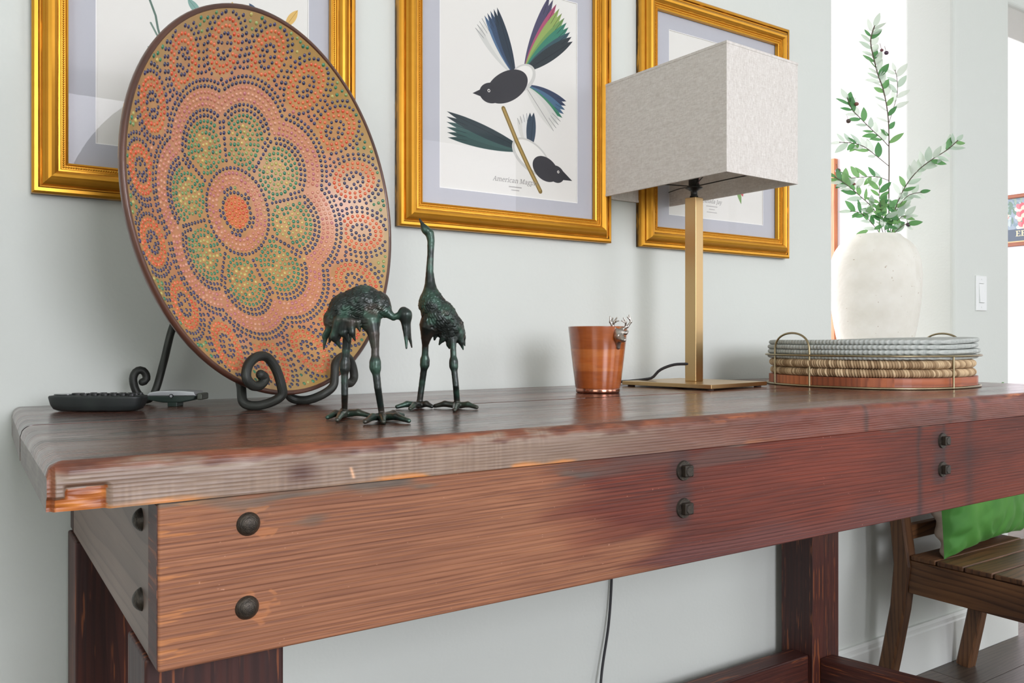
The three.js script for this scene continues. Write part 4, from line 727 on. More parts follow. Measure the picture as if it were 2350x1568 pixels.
// ---------------------------------------------------------------- table lamp
{
  const linen = phys({ map: paint(512, 512, (x, y) => { const a = noise(x * 2100, y * 260), b = noise(x * 260, y * 2100), s = fbm(x * 500, y * 120, 2); return mix3([200, 194, 186], [230, 227, 221], clamp(0.45 + (a + b - 1) * 0.5 + (s - 0.5) * 0.6)); }, { size: [0.3, 0.3] }), bumpMap: paint(512, 512, (x, y) => 127 * (noise(x * 2100, y * 300) + noise(x * 300, y * 2100)), { size: [0.3, 0.3], srgb: false }), bumpScale: 0.0003, roughness: 0.95 });
  const brass = phys({ color: new THREE.Color().setRGB(0.6, 0.41, 0.2), metalness: 1, roughness: 0.3 });
  const cx = 1.19, cz = 0.168, turn = 0.16;
  const lamp = thing('table_lamp', 'brass column table lamp with a rectangular linen shade', 'lamp', [cx, TOP, cz]);
  lamp.rotation.y = turn;
  const put = (p, n, g, m) => part(p, n, g, m, true);
  put(lamp, 'base_plate', box([-0.094, 0.003, -0.102], [0.094, 0.0105, 0.102], 0.0008), brass);
  for (const [x, z] of [[-0.08, -0.09], [0.08, -0.09], [-0.08, 0.09], [0.08, 0.09]]) { const f = new THREE.CylinderGeometry(0.007, 0.007, 0.0031, 16); f.translate(x, 0.0016, z); put(lamp, 'foot_pad', f, std({ color: 0x3a2a22, roughness: 0.8 })); }
  put(lamp, 'column', box([-0.0125, 0.0105, -0.0125], [0.0125, 0.366, 0.0125], 0.0011), brass);
  const blackPlastic = phys({ color: 0x1c1d1c, roughness: 0.35 });
  const sock = put(lamp, 'socket', new THREE.LatheGeometry([[0, 0.367], [0.008, 0.367], [0.008, 0.37], [0.0065, 0.371], [0.0065, 0.379], [0.0125, 0.3825], [0.0165, 0.3845], [0.0165, 0.3865], [0.0105, 0.388], [0.0105, 0.42], [0, 0.42]].map((p) => new THREE.Vector2(...p)), 28), blackPlastic);
  const lab = new THREE.CylinderGeometry(0.0109, 0.0109, 0.012, 20, 1, true, 0, 2.4); lab.translate(0, 0.398, 0); put(sock, 'paper_label', lab, std({ color: 0xd9b7b9, roughness: 0.9, side: THREE.DoubleSide }));
  const bulb = new THREE.SphereGeometry(0.03, 24, 16); bulb.scale(1, 1.15, 1); bulb.translate(0, 0.452, 0); put(lamp, 'bulb', bulb, std({ color: 0xe8e6e0, roughness: 0.6 }));
  // shade: an open sleeve of linen, slightly out of line with the base
  const shadeTurn = 0.04 - turn, W = 0.1, L = 0.1625, y0 = 0.3795, y1 = 0.604;
  const s = new THREE.Shape([[-W, -L], [W, -L], [W, L], [-W, L]].map((p) => new THREE.Vector2(...p))), q = 0.003;
  s.holes.push(new THREE.Path([[-W + q, -L + q], [-W + q, L - q], [W - q, L - q], [W - q, -L + q]].map((p) => new THREE.Vector2(...p))));
  const sg = boxUV(new THREE.ExtrudeGeometry(s, { depth: y1 - y0 - 0.0016, bevelEnabled: true, bevelSize: 0.0008, bevelThickness: 0.0008, bevelOffset: -0.0008, bevelSegments: 2 }).rotateX(-Math.PI / 2).translate(0, y0 + 0.0008, 0), 'x').rotateY(shadeTurn);
  const shade = put(lamp, 'lamp_shade', sg, linen);
  // folded hems and the wire spider that carries the shade
  const hem = (y) => { const h = new THREE.Shape([[-W - 0.0006, -L - 0.0006], [W + 0.0006, -L - 0.0006], [W + 0.0006, L + 0.0006], [-W - 0.0006, L + 0.0006]].map((p) => new THREE.Vector2(...p))); h.holes.push(new THREE.Path([[-W + 0.004, -L + 0.004], [-W + 0.004, L - 0.004], [W - 0.004, L - 0.004], [W - 0.004, -L + 0.004]].map((p) => new THREE.Vector2(...p)))); return boxUV(new THREE.ExtrudeGeometry(h, { depth: 0.0045, bevelEnabled: false }).rotateX(-Math.PI / 2).translate(0, y, 0)).rotateY(shadeTurn); };
  put(shade, 'hem', hem(y0 - 0.0003), linen); put(shade, 'hem', hem(y1 - 0.004), linen);
  const wire = std({ color: 0x3a3835, metalness: 0.7, roughness: 0.4 });
  for (const [a, b] of [[[-W + 0.004, -L + 0.004], [0, 0]], [[W - 0.004, -L + 0.004], [0, 0]], [[-W + 0.004, L - 0.004], [0, 0]], [[W - 0.004, L - 0.004], [0, 0]]]) put(lamp, 'spider_wire', tube([V3(a[0], y0 + 0.03, a[1]), V3(mix(a[0], b[0], 0.5), y0 + 0.022, mix(a[1], b[1], 0.5)), V3(a[0] * 0.06, y0 + 0.0105, a[1] * 0.06)], 0.0011, { seg: 12, sides: 6 }).rotateY(shadeTurn), wire);
  // cord: from the back of the column over the base, off the bench and down the wall
  const cord = [V3(1.178, 0.884, 0.163), V3(1.163, 0.882, 0.14), V3(1.147, 0.871, 0.118), V3(1.14, 0.856, 0.104), V3(1.135, 0.8525, 0.09), V3(1.13, 0.8475, 0.05), V3(1.128, 0.8435, 0.02), V3(1.126, 0.832, 0.0062), V3(1.124, 0.76, 0.0055), V3(1.122, 0.6, 0.006), V3(1.1175, 0.44, 0.008), V3(1.106, 0.35, 0.012), V3(1.085, 0.26, 0.016), V3(1.06, 0.15, 0.03), V3(1.02, 0.02, 0.03), V3(0.95, 0.004, 0.04)];
  const inv = new THREE.Matrix4().makeRotationY(-turn);
  const cg = tube(cord.map((p) => p.sub(V3(cx, TOP, cz)).applyMatrix4(inv)), 0.0028, { seg: 160, sides: 8 });
  put(lamp, 'cord', cg, phys({ color: 0x26262a, roughness: 0.45 }));
}

// ---------------------------------------------------------------- wire tray, place mats
{
  const cx = 1.545, cz = 0.31, R = 0.19, n = 2.35, brassWire = phys({ color: new THREE.Color().setRGB(0.38, 0.32, 0.2), metalness: 1, roughness: 0.34 });
  const outline = (r, a) => { const c = Math.cos(a), s = Math.sin(a), k = Math.pow(Math.pow(Math.abs(c), n) + Math.pow(Math.abs(s), n), -1 / n); return [r * k * c, r * k * s]; };
  const tray = thing('serving_tray', 'acacia serving tray with a bronze wire rail holding stacked place mats', 'tray', [cx, TOP, cz]);
  const put = (p, name, g, m) => part(p, name, g, m, true);
  const loop = (r, y, rad) => { const pts = []; for (let i = 0; i < 48; i++) { const [x, z] = outline(r, i / 48 * 2 * Math.PI); pts.push(V3(x, y, z)); } return tube(pts, rad, { seg: 160, sides: 8, closed: true }); };
  const lower = put(tray, 'lower_rail', loop(R, 0.0024, 0.0022), brassWire), upper = put(tray, 'upper_rail', loop(R + 0.002, 0.061, 0.0019), brassWire);
  // wooden board of glued staves
  const staves = [[[120, 60, 34], [190, 106, 62]], [[140, 72, 42], [206, 124, 76]], [[98, 50, 32], [160, 88, 56]]].map(([dark, light], i) => woodMaterial({ dark, light, rings: 90, seed: 50 + i * 3, size: [0.5, 0.12], px: [256, 64], rough: 0.4 }));
  for (let k = 0; k < 4; k++) {
    const z0 = -0.186 + k * 0.093, z1 = z0 + 0.093, pts = [], xAt = (z) => { const q = Math.abs(z) / 0.186; return q >= 1 ? 0.002 : 0.186 * Math.pow(1 - Math.pow(q, n), 1 / n); };
    for (let i = 0; i <= 10; i++) { const z = mix(z0, z1, i / 10); pts.push([xAt(z), z]); } for (let i = 10; i >= 0; i--) { const z = mix(z0, z1, i / 10); pts.push([-xAt(z), z]); }
    const s = new THREE.Shape(pts.map((p) => new THREE.Vector2(p[0], -p[1])));
    put(tray, 'board_stave', boxUV(new THREE.ExtrudeGeometry(s, { depth: 0.0165, bevelEnabled: false }).rotateX(-Math.PI / 2).translate(0, 0.0045, 0), 'x', k), staves[k % 3]);
  }
  const at = (u, v) => { const q = onY(u, v, TOP + 0.003); return Math.atan2(q.z - cz, q.x - cx); };
  const posts = [at(1790, 880), at(1858, 885.5), at(2190, 890.5), at(1790, 880) + Math.PI, at(1858, 885.5) + Math.PI, at(2190, 890.5) + Math.PI];
  for (const a of posts) { const [x, z] = outline(R + 0.001, a); put(tray, 'post', tube([V3(x, 0.002, z), V3(x, 0.03, z), V3(x, 0.061, z)], 0.0019, { seg: 8, sides: 8 }), brassWire); }
  for (const s of [0, Math.PI]) { const [ax, az] = outline(R + 0.001, posts[0] + s), [bx, bz] = outline(R + 0.001, posts[1] + s), pts = []; for (let i = 0; i <= 16; i++) { const t = i / 16, y = 0.061 + 0.043 * Math.pow(Math.sin(t * Math.PI), 0.62); pts.push(V3(mix(ax, bx, 0.5 - 0.5 * Math.cos(t * Math.PI)), y, mix(az, bz, 0.5 - 0.5 * Math.cos(t * Math.PI)))); } put(tray, 'handle', tube(pts, 0.0021, { seg: 48, sides: 8 }), brassWire); }

  // seagrass mats: a coil wrapped all round with twine
  const seagrass = std({ color: 0xffffff, vertexColors: true, roughness: 0.9 });
  function seagrassMat(label, y, r, seed) {
    const N = 1440, M = 12, pos = [], col = [], idx = [], rnd = mulberry(seed), wraps = 240, tone = Array.from({ length: wraps }, () => rnd()), K = new THREE.Color(), th = 0.0081;
    for (let i = 0; i <= N; i++) {
      const a = i / N * 2 * Math.PI, w = (i % N) / N * wraps, f = w - Math.floor(w), bulge = Math.pow(Math.sin(f * Math.PI), 0.6), tn = tone[Math.floor(w) % wraps];
      for (let k = 0; k <= M; k++) {
        const b = -Math.PI / 2 + k / M * Math.PI, th2 = th * (0.86 + 0.14 * bulge), [x, z] = [Math.cos(a), Math.sin(a)];
        const wob = 1 + 0.012 * (fbm(x * 3 + seed, z * 3, 2) - 0.5), rr = (r - 0.012) * wob + (0.010 * (0.8 + 0.2 * bulge)) * Math.cos(b) + (tn - 0.5) * 0.0012;
        const sl = a + Math.sin(b) * 0.008; pos.push(rr * Math.cos(sl), th + th2 * Math.sin(b) + 0.0012 * (fbm(x * 2 + 7 + seed, z * 2, 2) - 0.5), rr * Math.sin(sl));
        const c = mix3([120, 92, 62], [216, 190, 152], clamp(0.62 + (tn - 0.5) * 0.75)); K.setRGB(c[0] / 255, c[1] / 255, c[2] / 255, THREE.SRGBColorSpace); col.push(K.r, K.g, K.b);
      }
    }
    for (let i = 0; i < N; i++) for (let k = 0; k < M; k++) { const a = i * (M + 1) + k, b = a + M + 1; idx.push(a, a + 1, b + 1, a, b + 1, b); }
    const top = pos.length / 3; for (const y2 of [th * 0.4, th * 1.6]) { pos.push(0, y2, 0); K.setRGB(0.5, 0.4, 0.26); col.push(K.r, K.g, K.b); }
    for (let i = 0; i < N; i++) { const a = i * (M + 1), b = a + M + 1; idx.push(top, a, b, top + 1, b + M, a + M); }
    const g = new THREE.BufferGeometry(); g.setAttribute('position', new THREE.Float32BufferAttribute(pos, 3)); g.setAttribute('color', new THREE.Float32BufferAttribute(col, 3)); g.setIndex(idx); g.computeVertexNormals();
    const m = shadows(new THREE.Mesh(g, seagrass)); m.name = numbered('seagrass_mat'); m.position.set(cx - 0.002 * seed, y, cz); m.userData = { label, category: 'place mat', group: 'seagrass mats in the tray' }; scene.add(m);
  }
  seagrassMat('round braided seagrass mat lying directly on the wooden tray board', TOP + 0.0212, 0.193, 1);
  seagrassMat('round braided seagrass mat between the lower seagrass mat and the grey cloth mats', TOP + 0.0374, 0.194, 2);

  // soft grey woven mats
  const wool = std({ map: paint(512, 512, (x, y) => mix3([150, 156, 152], [206, 210, 204], clamp(0.55 + 0.5 * (fbm(x * 260, y * 900, 3) - 0.5) + 0.3 * Math.sin(y * 2 * Math.PI / 0.0075) * 0.5)), { size: [0.4, 0.4] }), bumpMap: paint(512, 512, (x, y) => 255 * clamp(0.5 + 0.3 * Math.sin(y * 2 * Math.PI / 0.0075) + 0.4 * (fbm(x * 300, y * 500, 3) - 0.5)), { size: [0.4, 0.4], srgb: false }), bumpScale: 0.0016, roughness: 1 });
  function clothMat(label, y, r, th, seed, dx, dz) {
    const N = 220, rr = 24, rnd = mulberry(seed), pos = [], uv = [], idx = [], M = 10, rows = rr * 2 + M;
    const lift = (x, z) => 0.0016 * (fbm(x * 9 + 3, z * 9, 2) - 0.5) + Math.max(0, x * 0.55 + z * 0.2) * 0.055 * (seed - 10) / 4;
    for (let i = 0; i <= N; i++) {
      const a = i / N * 2 * Math.PI, edge = r * (1 + 0.02 * (fbm(Math.cos(a) * 2 + seed, Math.sin(a) * 2, 3) - 0.5) + 0.008 * (noise(a * 60, seed) - 0.5));
      const ringAt = (q, yy) => { const [x, z] = outline(q, a); pos.push(x, yy + lift(x, z), z); uv.push(x, z); };
      for (let k = 0; k <= rr; k++) ringAt(k / rr * (edge - th / 2), 0);
      for (let k = 1; k < M; k++) { const b = -Math.PI / 2 + k / M * Math.PI; ringAt(edge - th / 2 + th * 0.55 * Math.cos(b), th / 2 + th / 2 * Math.sin(b)); }
      for (let k = rr; k >= 0; k--) ringAt(k / rr * (edge - th / 2), th);
    }
    const row = rr * 2 + M + 1; for (let i = 0; i < N; i++) for (let k = 0; k < row - 1; k++) { const a = i * row + k, b = a + row; idx.push(a, a + 1, b + 1, a, b + 1, b); }
    const g = new THREE.BufferGeometry(); g.setAttribute('position', new THREE.Float32BufferAttribute(pos, 3)); g.setAttribute('uv', new THREE.Float32BufferAttribute(uv, 2)); g.setIndex(idx); g.computeVertexNormals();
    const m = shadows(new THREE.Mesh(g, wool)); m.name = numbered('cloth_mat'); m.position.set(cx + dx, y, cz + dz); m.userData = { label, category: 'place mat', group: 'soft grey place mats in the tray' }; scene.add(m);
  }
  const where = ['lowest of its stack, lying on the upper seagrass mat', 'second up in its stack', 'third up in its stack', 'topmost of its stack in the wire tray'];
  for (let k = 0; k < 4; k++) clothMat(`soft pale grey place mat, ${where[k]}`, TOP + 0.0538 + k * 0.0093, 0.187 + [0, 0.002, 0.0, -0.001][k], 0.009, 11 + k, [-0.002, 0.001, -0.001, 0.002][k], [0, 0.001, -0.001, 0][k]);
}

// ---------------------------------------------------------------- remote control and the small silver gadget
{
  const black = phys({ map: paint(128, 128, (x, y) => mix3([22, 26, 26], [40, 46, 44], fbm(x * 60, y * 60, 2)), { size: [1, 1] }), roughness: 0.5, bumpMap: paint(128, 128, (x, y) => 255 * noise(x * 100, y * 100), { size: [1, 1], srgb: false }), bumpScale: 0.0002 });
  const a = onY(128, 934, TOP), b = onY(325, 939, TOP); a.z = Math.max(a.z, 0.07);
  const dir = b.clone().sub(a), yaw = Math.atan2(-dir.z, dir.x), mid = atDepth(226, 930, 1.06); mid.y = TOP;
  const o = thing('remote_control', 'black remote control lying on the bench end', 'remote control', [mid.x, TOP, mid.z]); o.rotation.y = -0.62;
  const L = 0.0605, W = 0.021, N = 48, M = 9, pos = [], idx = [];
  const rim = (t) => { const c = Math.cos(t), s = Math.sin(t), n = 3.6, k = Math.pow(Math.abs(c) ** n + Math.abs(s) ** n, -1 / n); return [k * c * L, k * s * W]; };
  const rows = [[0.0, 0.0003], [0.5, 0.0003], [0.8, 0.0008], [0.9, 0.003], [0.96, 0.0085], [1, 0.017], [1, 0.0185], [0.985, 0.0196], [0.9, 0.0202], [0, 0.0206]];
  rows.forEach(([k, y]) => { for (let i = 0; i <= N; i++) { const [x, z] = rim(i / N * 2 * Math.PI); pos.push(x * k, y, z * k); } });
  for (let j = 0; j < rows.length - 1; j++) for (let i = 0; i < N; i++) { const p = j * (N + 1) + i, q = p + N + 1; idx.push(p, p + 1, q + 1, p, q + 1, q); }
  for (let i = 0; i < idx.length; i += 3) { const t = idx[i + 1]; idx[i + 1] = idx[i + 2]; idx[i + 2] = t; }
  const g = new THREE.BufferGeometry(); g.setAttribute('position', new THREE.Float32BufferAttribute(pos, 3)); g.setIndex(idx); g.computeVertexNormals();
  part(o, 'case', boxUV(g), black, true);
  const rubber = phys({ color: 0x1a1c1c, roughness: 0.45 });
  const cap = (x, z, rx, rz) => { const q = new THREE.CylinderGeometry(1, 1, 0.0026, 18); q.scale(rx, 1, rz); q.translate(x, 0.0214, z); part(o, 'button', q, rubber, true); };
  for (const x of [-0.012, 0.001, 0.014, 0.026, 0.037, 0.048]) for (const z of [-0.011, 0, 0.011]) cap(x, z, 0.0042, 0.0033);
  cap(-0.026, 0, 0.0075, 0.0075);
  const win = new THREE.CylinderGeometry(1, 1, 0.0012, 24); win.scale(0.014, 1, 0.013); win.translate(-0.042, 0.0211, 0); part(o, 'glossy_panel', win, phys({ color: 0x2a2e2e, roughness: 0.08 }), true);

  const m2 = atDepth(404, 925, 1.14); m2.y = TOP;
  const d = thing('clip_gadget', 'small silver and black plastic gadget beside the remote control', 'gadget', [m2.x, TOP, Math.max(m2.z, 0.06)]); d.rotation.y = -0.6;
  const silver = phys({ color: 0xb9bcbf, metalness: 0.6, roughness: 0.35 }), dark = phys({ color: 0x22302a, roughness: 0.4 });
  const shell = (y0, y1, k) => { const s = new THREE.Shape([[-0.033, y0], [0.03, y0 + k], [0.034, 0.0155], [0.03, y1 - 0.001], [0.0, y1], [-0.028, y1 - 0.001], [-0.0345, 0.0155]].map((p) => new THREE.Vector2(...p))); return s; };
  const ex = (pts, w, bev = 0.0018) => boxUV(new THREE.ExtrudeGeometry(new THREE.Shape(pts.map((p) => new THREE.Vector2(...p))), { depth: w - 2 * bev, bevelEnabled: true, bevelSize: bev, bevelThickness: bev, bevelOffset: -bev, bevelSegments: 3 }).translate(0, 0, -w / 2 + bev));
  part(d, 'upper_shell', ex([[-0.035, 0.0145], [0.033, 0.0145], [0.031, 0.0205], [0.012, 0.0218], [-0.015, 0.0218], [-0.03, 0.0195]], 0.03), silver, true);
  part(d, 'lower_shell', ex([[-0.035, 0.0148], [-0.032, 0.0088], [-0.012, 0.0055], [0.012, 0.0055], [0.03, 0.009], [0.033, 0.0148]], 0.03), dark, true);
  part(d, 'foot', box([-0.006, 0.0, -0.008], [0.007, 0.0062, 0.014], 0.001), dark, true);
  part(d, 'end_cap', box([0.0328, 0.009, -0.012], [0.0405, 0.018, 0.012], 0.002), phys({ color: 0x4d5248, roughness: 0.4 }), true);
  const sc = new THREE.CylinderGeometry(0.0028, 0.0028, 0.0016, 20); sc.rotateX(Math.PI / 2); sc.translate(0.0, 0.0146, 0.0152); part(d, 'screw', sc, std({ color: 0x2c2f30, metalness: 0.6, roughness: 0.4 }), true);
  const sc2 = new THREE.CylinderGeometry(0.0018, 0.0018, 0.0016, 20); sc2.rotateX(Math.PI / 2); sc2.translate(0.0, 0.0146, 0.0156); part(d, 'screw_face', sc2, silver, true);
}

// ---------------------------------------------------------------- white vase with olive branches in the pass-through
const VASE_T = 2.364;
{
  const c = atDepth(2008, HORIZON, VASE_T), px = VASE_T / FOCAL, sill = NICHE[1];
  const prof = [[0, sill + 0.004], [0.066, sill + 0.004], [0.07, sill + 0.001], [0.0745, sill + 0.006]];
  for (const [v, w] of [[845, 66], [815, 74], [785, 81], [740, 89.5], [700, 95], [660, 98], [625, 98], [600, 95], [580, 89], [565, 80], [555, 70], [549, 62], [544, 57], [540.5, 54], [540, 51], [542, 48], [548, 48], [560, 62], [600, 88], [700, 88], [800, 70]]) prof.push([w * px, EYE.y + (HORIZON - v) * px]);
  prof.push([0.05, sill + 0.012], [0, sill + 0.012]);
  const g = new THREE.LatheGeometry(new THREE.SplineCurve(prof.map((p) => new THREE.Vector2(...p))).getPoints(90), 72); { const p = g.attributes.position, uv = g.attributes.uv; for (let i = 0; i < p.count; i++) uv.setXY(i, uv.getX(i) * 0.75, p.getY(i)); }
  g.translate(c.x, 0, c.z);
  const ceramic = phys({ map: paint(512, 512, (x, y) => { const n = fbm(x * 26, y * 26, 4), pit = noise(x * 330, y * 330) * noise(x * 120 + 3, y * 120); let k = mix3([224, 221, 208], [240, 239, 230], n); return pit > 0.8 ? mix3(k, [160, 142, 116], 0.7) : k; }, { size: [0.75, 0.5] }), bumpMap: paint(256, 256, (x, y) => 255 * fbm(x * 120, y * 120, 3), { size: [0.5, 0.5], srgb: false }), bumpScale: 0.0005, roughness: 0.75 });
  single('vase', g, ceramic, 'tall white speckled ceramic vase standing in the pass-through opening', 'vase');

  const o = thing('olive_branch', 'leafy artificial olive branches with dark fruit standing in the white vase', 'plant', [c.x, 0.86, c.z]);
  const bark = std({ color: 0x5d5447, roughness: 0.85 }), P = (x, y, k = 0) => atDepth(1850 + x / 1.96, y / 1.96, VASE_T - k), rnd = mulberry(909);
  const green = [0x5f9458, 0x4f864f, 0x74a362].map((h) => phys({ color: h, roughness: 0.55, transmission: 0.25, thickness: 0, side: THREE.DoubleSide }));
  const pale = [0xc2d0c0, 0xb2c5b2, 0xd0dacd].map((h) => phys({ color: h, roughness: 0.7, transmission: 0.3, thickness: 0, side: THREE.DoubleSide }));
  // leaf along +x, folded a little on its midrib
  const leafGeo = [0.0, 0.25, -0.2].map((curl) => { const pos = [], idx = []; const n = 8; for (let i = 0; i <= n; i++) { const t = i / n, w = 0.23 * Math.pow(Math.sin(Math.PI * Math.pow(t, 0.85)), 0.8), y = curl * (t * t) * 0.5; pos.push(t, y + 0.03 * w, -w, t, y - 0.02, 0, t, y + 0.03 * w, w); } for (let i = 0; i < n; i++) { const a = i * 3; idx.push(a, a + 1, a + 4, a, a + 4, a + 3, a + 1, a + 2, a + 5, a + 1, a + 5, a + 4); } const g2 = new THREE.BufferGeometry(); g2.setAttribute('position', new THREE.Float32BufferAttribute(pos, 3)); g2.setIndex(idx); g2.computeVertexNormals(); return g2; });
  const baseAt = o.position.clone(), right = V3(CY, 0, SY), toward = V3(-SY, 0, CY), up = V3(0, 1, 0);
  function leaf(p, ang, len, tone) {
    const dir = right.clone().multiplyScalar(Math.cos(ang)).addScaledVector(up, Math.sin(ang)).addScaledVector(toward, (rnd() - 0.5) * 0.9).normalize();
    const face = toward.clone().addScaledVector(up, 0.5 + rnd() * 0.5).addScaledVector(right, (rnd() - 0.5) * 0.9), side = dir.clone().cross(face).normalize(), nn = side.clone().cross(dir).normalize();
    const m = shadows(new THREE.Mesh(leafGeo[Math.floor(rnd() * 3)], (tone < 0.5 ? green : pale)[Math.floor(rnd() * 3)])); m.name = 'leaf';
    m.matrix.makeBasis(dir, nn, side); m.quaternion.setFromRotationMatrix(m.matrix); m.scale.setScalar(len); m.position.copy(p).sub(baseAt); o.add(m);
  }
  const stems = [
    { p: [[340, 1180, 0], [368, 1050, 0], [372, 850, 0.0], [373, 700, 0.005], [368, 520, 0.005], [346, 400, 0.005], [326, 345, 0.005], [306, 270, 0.005], [290, 180, 0.005], [308, 116, 0.005]], r: 0.0019, n: 34, from: 0.36, green: 0.35 },
    { p: [[373, 660, 0.005], [340, 625, 0.012], [300, 588, 0.018], [240, 528, 0.025], [205, 490, 0.03], [185, 440, 0.03]], r: 0.0012, n: 18, from: 0.12, green: 0.5 },
    { p: [[373, 748, 0.003], [320, 705, 0.02], [260, 660, 0.03], [215, 645, 0.035], [150, 640, 0.03]], r: 0.0011, n: 14, from: 0.2, green: 0.5 },
    { p: [[371, 812, 0], [320, 796, 0.02], [240, 798, 0.035], [160, 806, 0.03]], r: 0.001, n: 11, from: 0.2, green: 0.8 },
    { p: [[350, 1060, 0.01], [310, 950, 0.03], [240, 880, 0.04], [180, 830, 0.04], [130, 796, 0.04]], r: 0.0012, n: 17, from: 0.2, green: 0.6 },
    { p: [[372, 1080, 0], [395, 960, 0.02], [440, 850, 0.04], [500, 770, 0.06], [560, 722, 0.08], [640, 670, 0.085], [682, 632, 0.085]], r: 0.0013, n: 26, from: 0.25, green: 0.35 },
    { p: [[370, 560, 0.005], [395, 480, 0.0], [410, 420, -0.005], [408, 350, -0.005], [400, 315, -0.005]], r: 0.001, n: 9, from: 0.2, green: 0.12 },
    { p: [[378, 1040, 0], [410, 940, 0.02], [460, 880, 0.035], [520, 864, 0.04]], r: 0.001, n: 10, from: 0.15, green: 0.35 },
    { p: [[350, 1075, 0.01], [300, 1010, 0.03], [250, 960, 0.035], [200, 950, 0.03]], r: 0.001, n: 10, from: 0.1, green: 0.75 },
    { p: [[360, 1070, 0.01], [345, 980, 0.03], [330, 900, 0.04], [330, 830, 0.04]], r: 0.001, n: 13, from: 0.1, green: 0.85 },
    { p: [[375, 1075, 0], [400, 1010, 0.025], [430, 975, 0.035], [455, 970, 0.035]], r: 0.0009, n: 9, from: 0.1, green: 0.6 },
    { p: [[385, 1075, 0], [405, 1040, 0.02], [445, 1010, 0.035], [460, 1008, 0.035]], r: 0.0009, n: 4, from: 0.2, green: 0.5 },
  ];
  for (const s of stems) {
    const pts = s.p.map((q) => P(...q)), curve = new THREE.CatmullRomCurve3(pts);
    part(o, 'stem', tube(pts, s.r, { seg: 40, sides: 6 }), bark);
    for (let i = 0; i < s.n; i++) {
      const t = mix(s.from, 1, (i + 0.4) / s.n), q = curve.getPoint(t), d = curve.getTangent(t), ang = Math.atan2(d.y, d.dot(right)) + (i % 2 ? 1 : -1) * (0.5 + rnd() * 0.5) * (i === s.n - 1 ? 0.1 : 1);
      leaf(q, ang, (0.03 + rnd() * 0.017) * (t > 0.9 ? 0.85 : 1), rnd() < s.green ? 0 : 1);
    }
  }
  for (let i = 0; i < 26; i++) leaf(P(270 + rnd() * 150, 930 + rnd() * 110, 0.02 + rnd() * 0.03), -0.6 + rnd() * 4.2, 0.026 + rnd() * 0.014, rnd() < 0.7 ? 0 : 1);
  const fruitSkin = [0x6b3f45, 0x4d3a4a, 0x7a4a40, 0x4a3b34].map((h) => phys({ color: h, roughness: 0.35 }));
  [[340, 226, 7], [361, 238, 9], [227, 468, 9], [190, 545, 10], [143, 768, 11], [459, 1011, 10], [215, 828, 7], [348, 910, 9]].forEach(([x, y, r], i) => { const q = P(x, y, 0.03), s = new THREE.SphereGeometry(r / 1.96 * px, 16, 12); s.scale(1.25, 0.95, 1); s.translate(q.x, q.y, q.z); part(o, 'olive', s, fruitSkin[i % 4]); const k = P(x - 8, y - 30, 0.025); part(o, 'fruit_stalk', tube([q, k], 0.0006, { seg: 4, sides: 5 }), bark); });
}

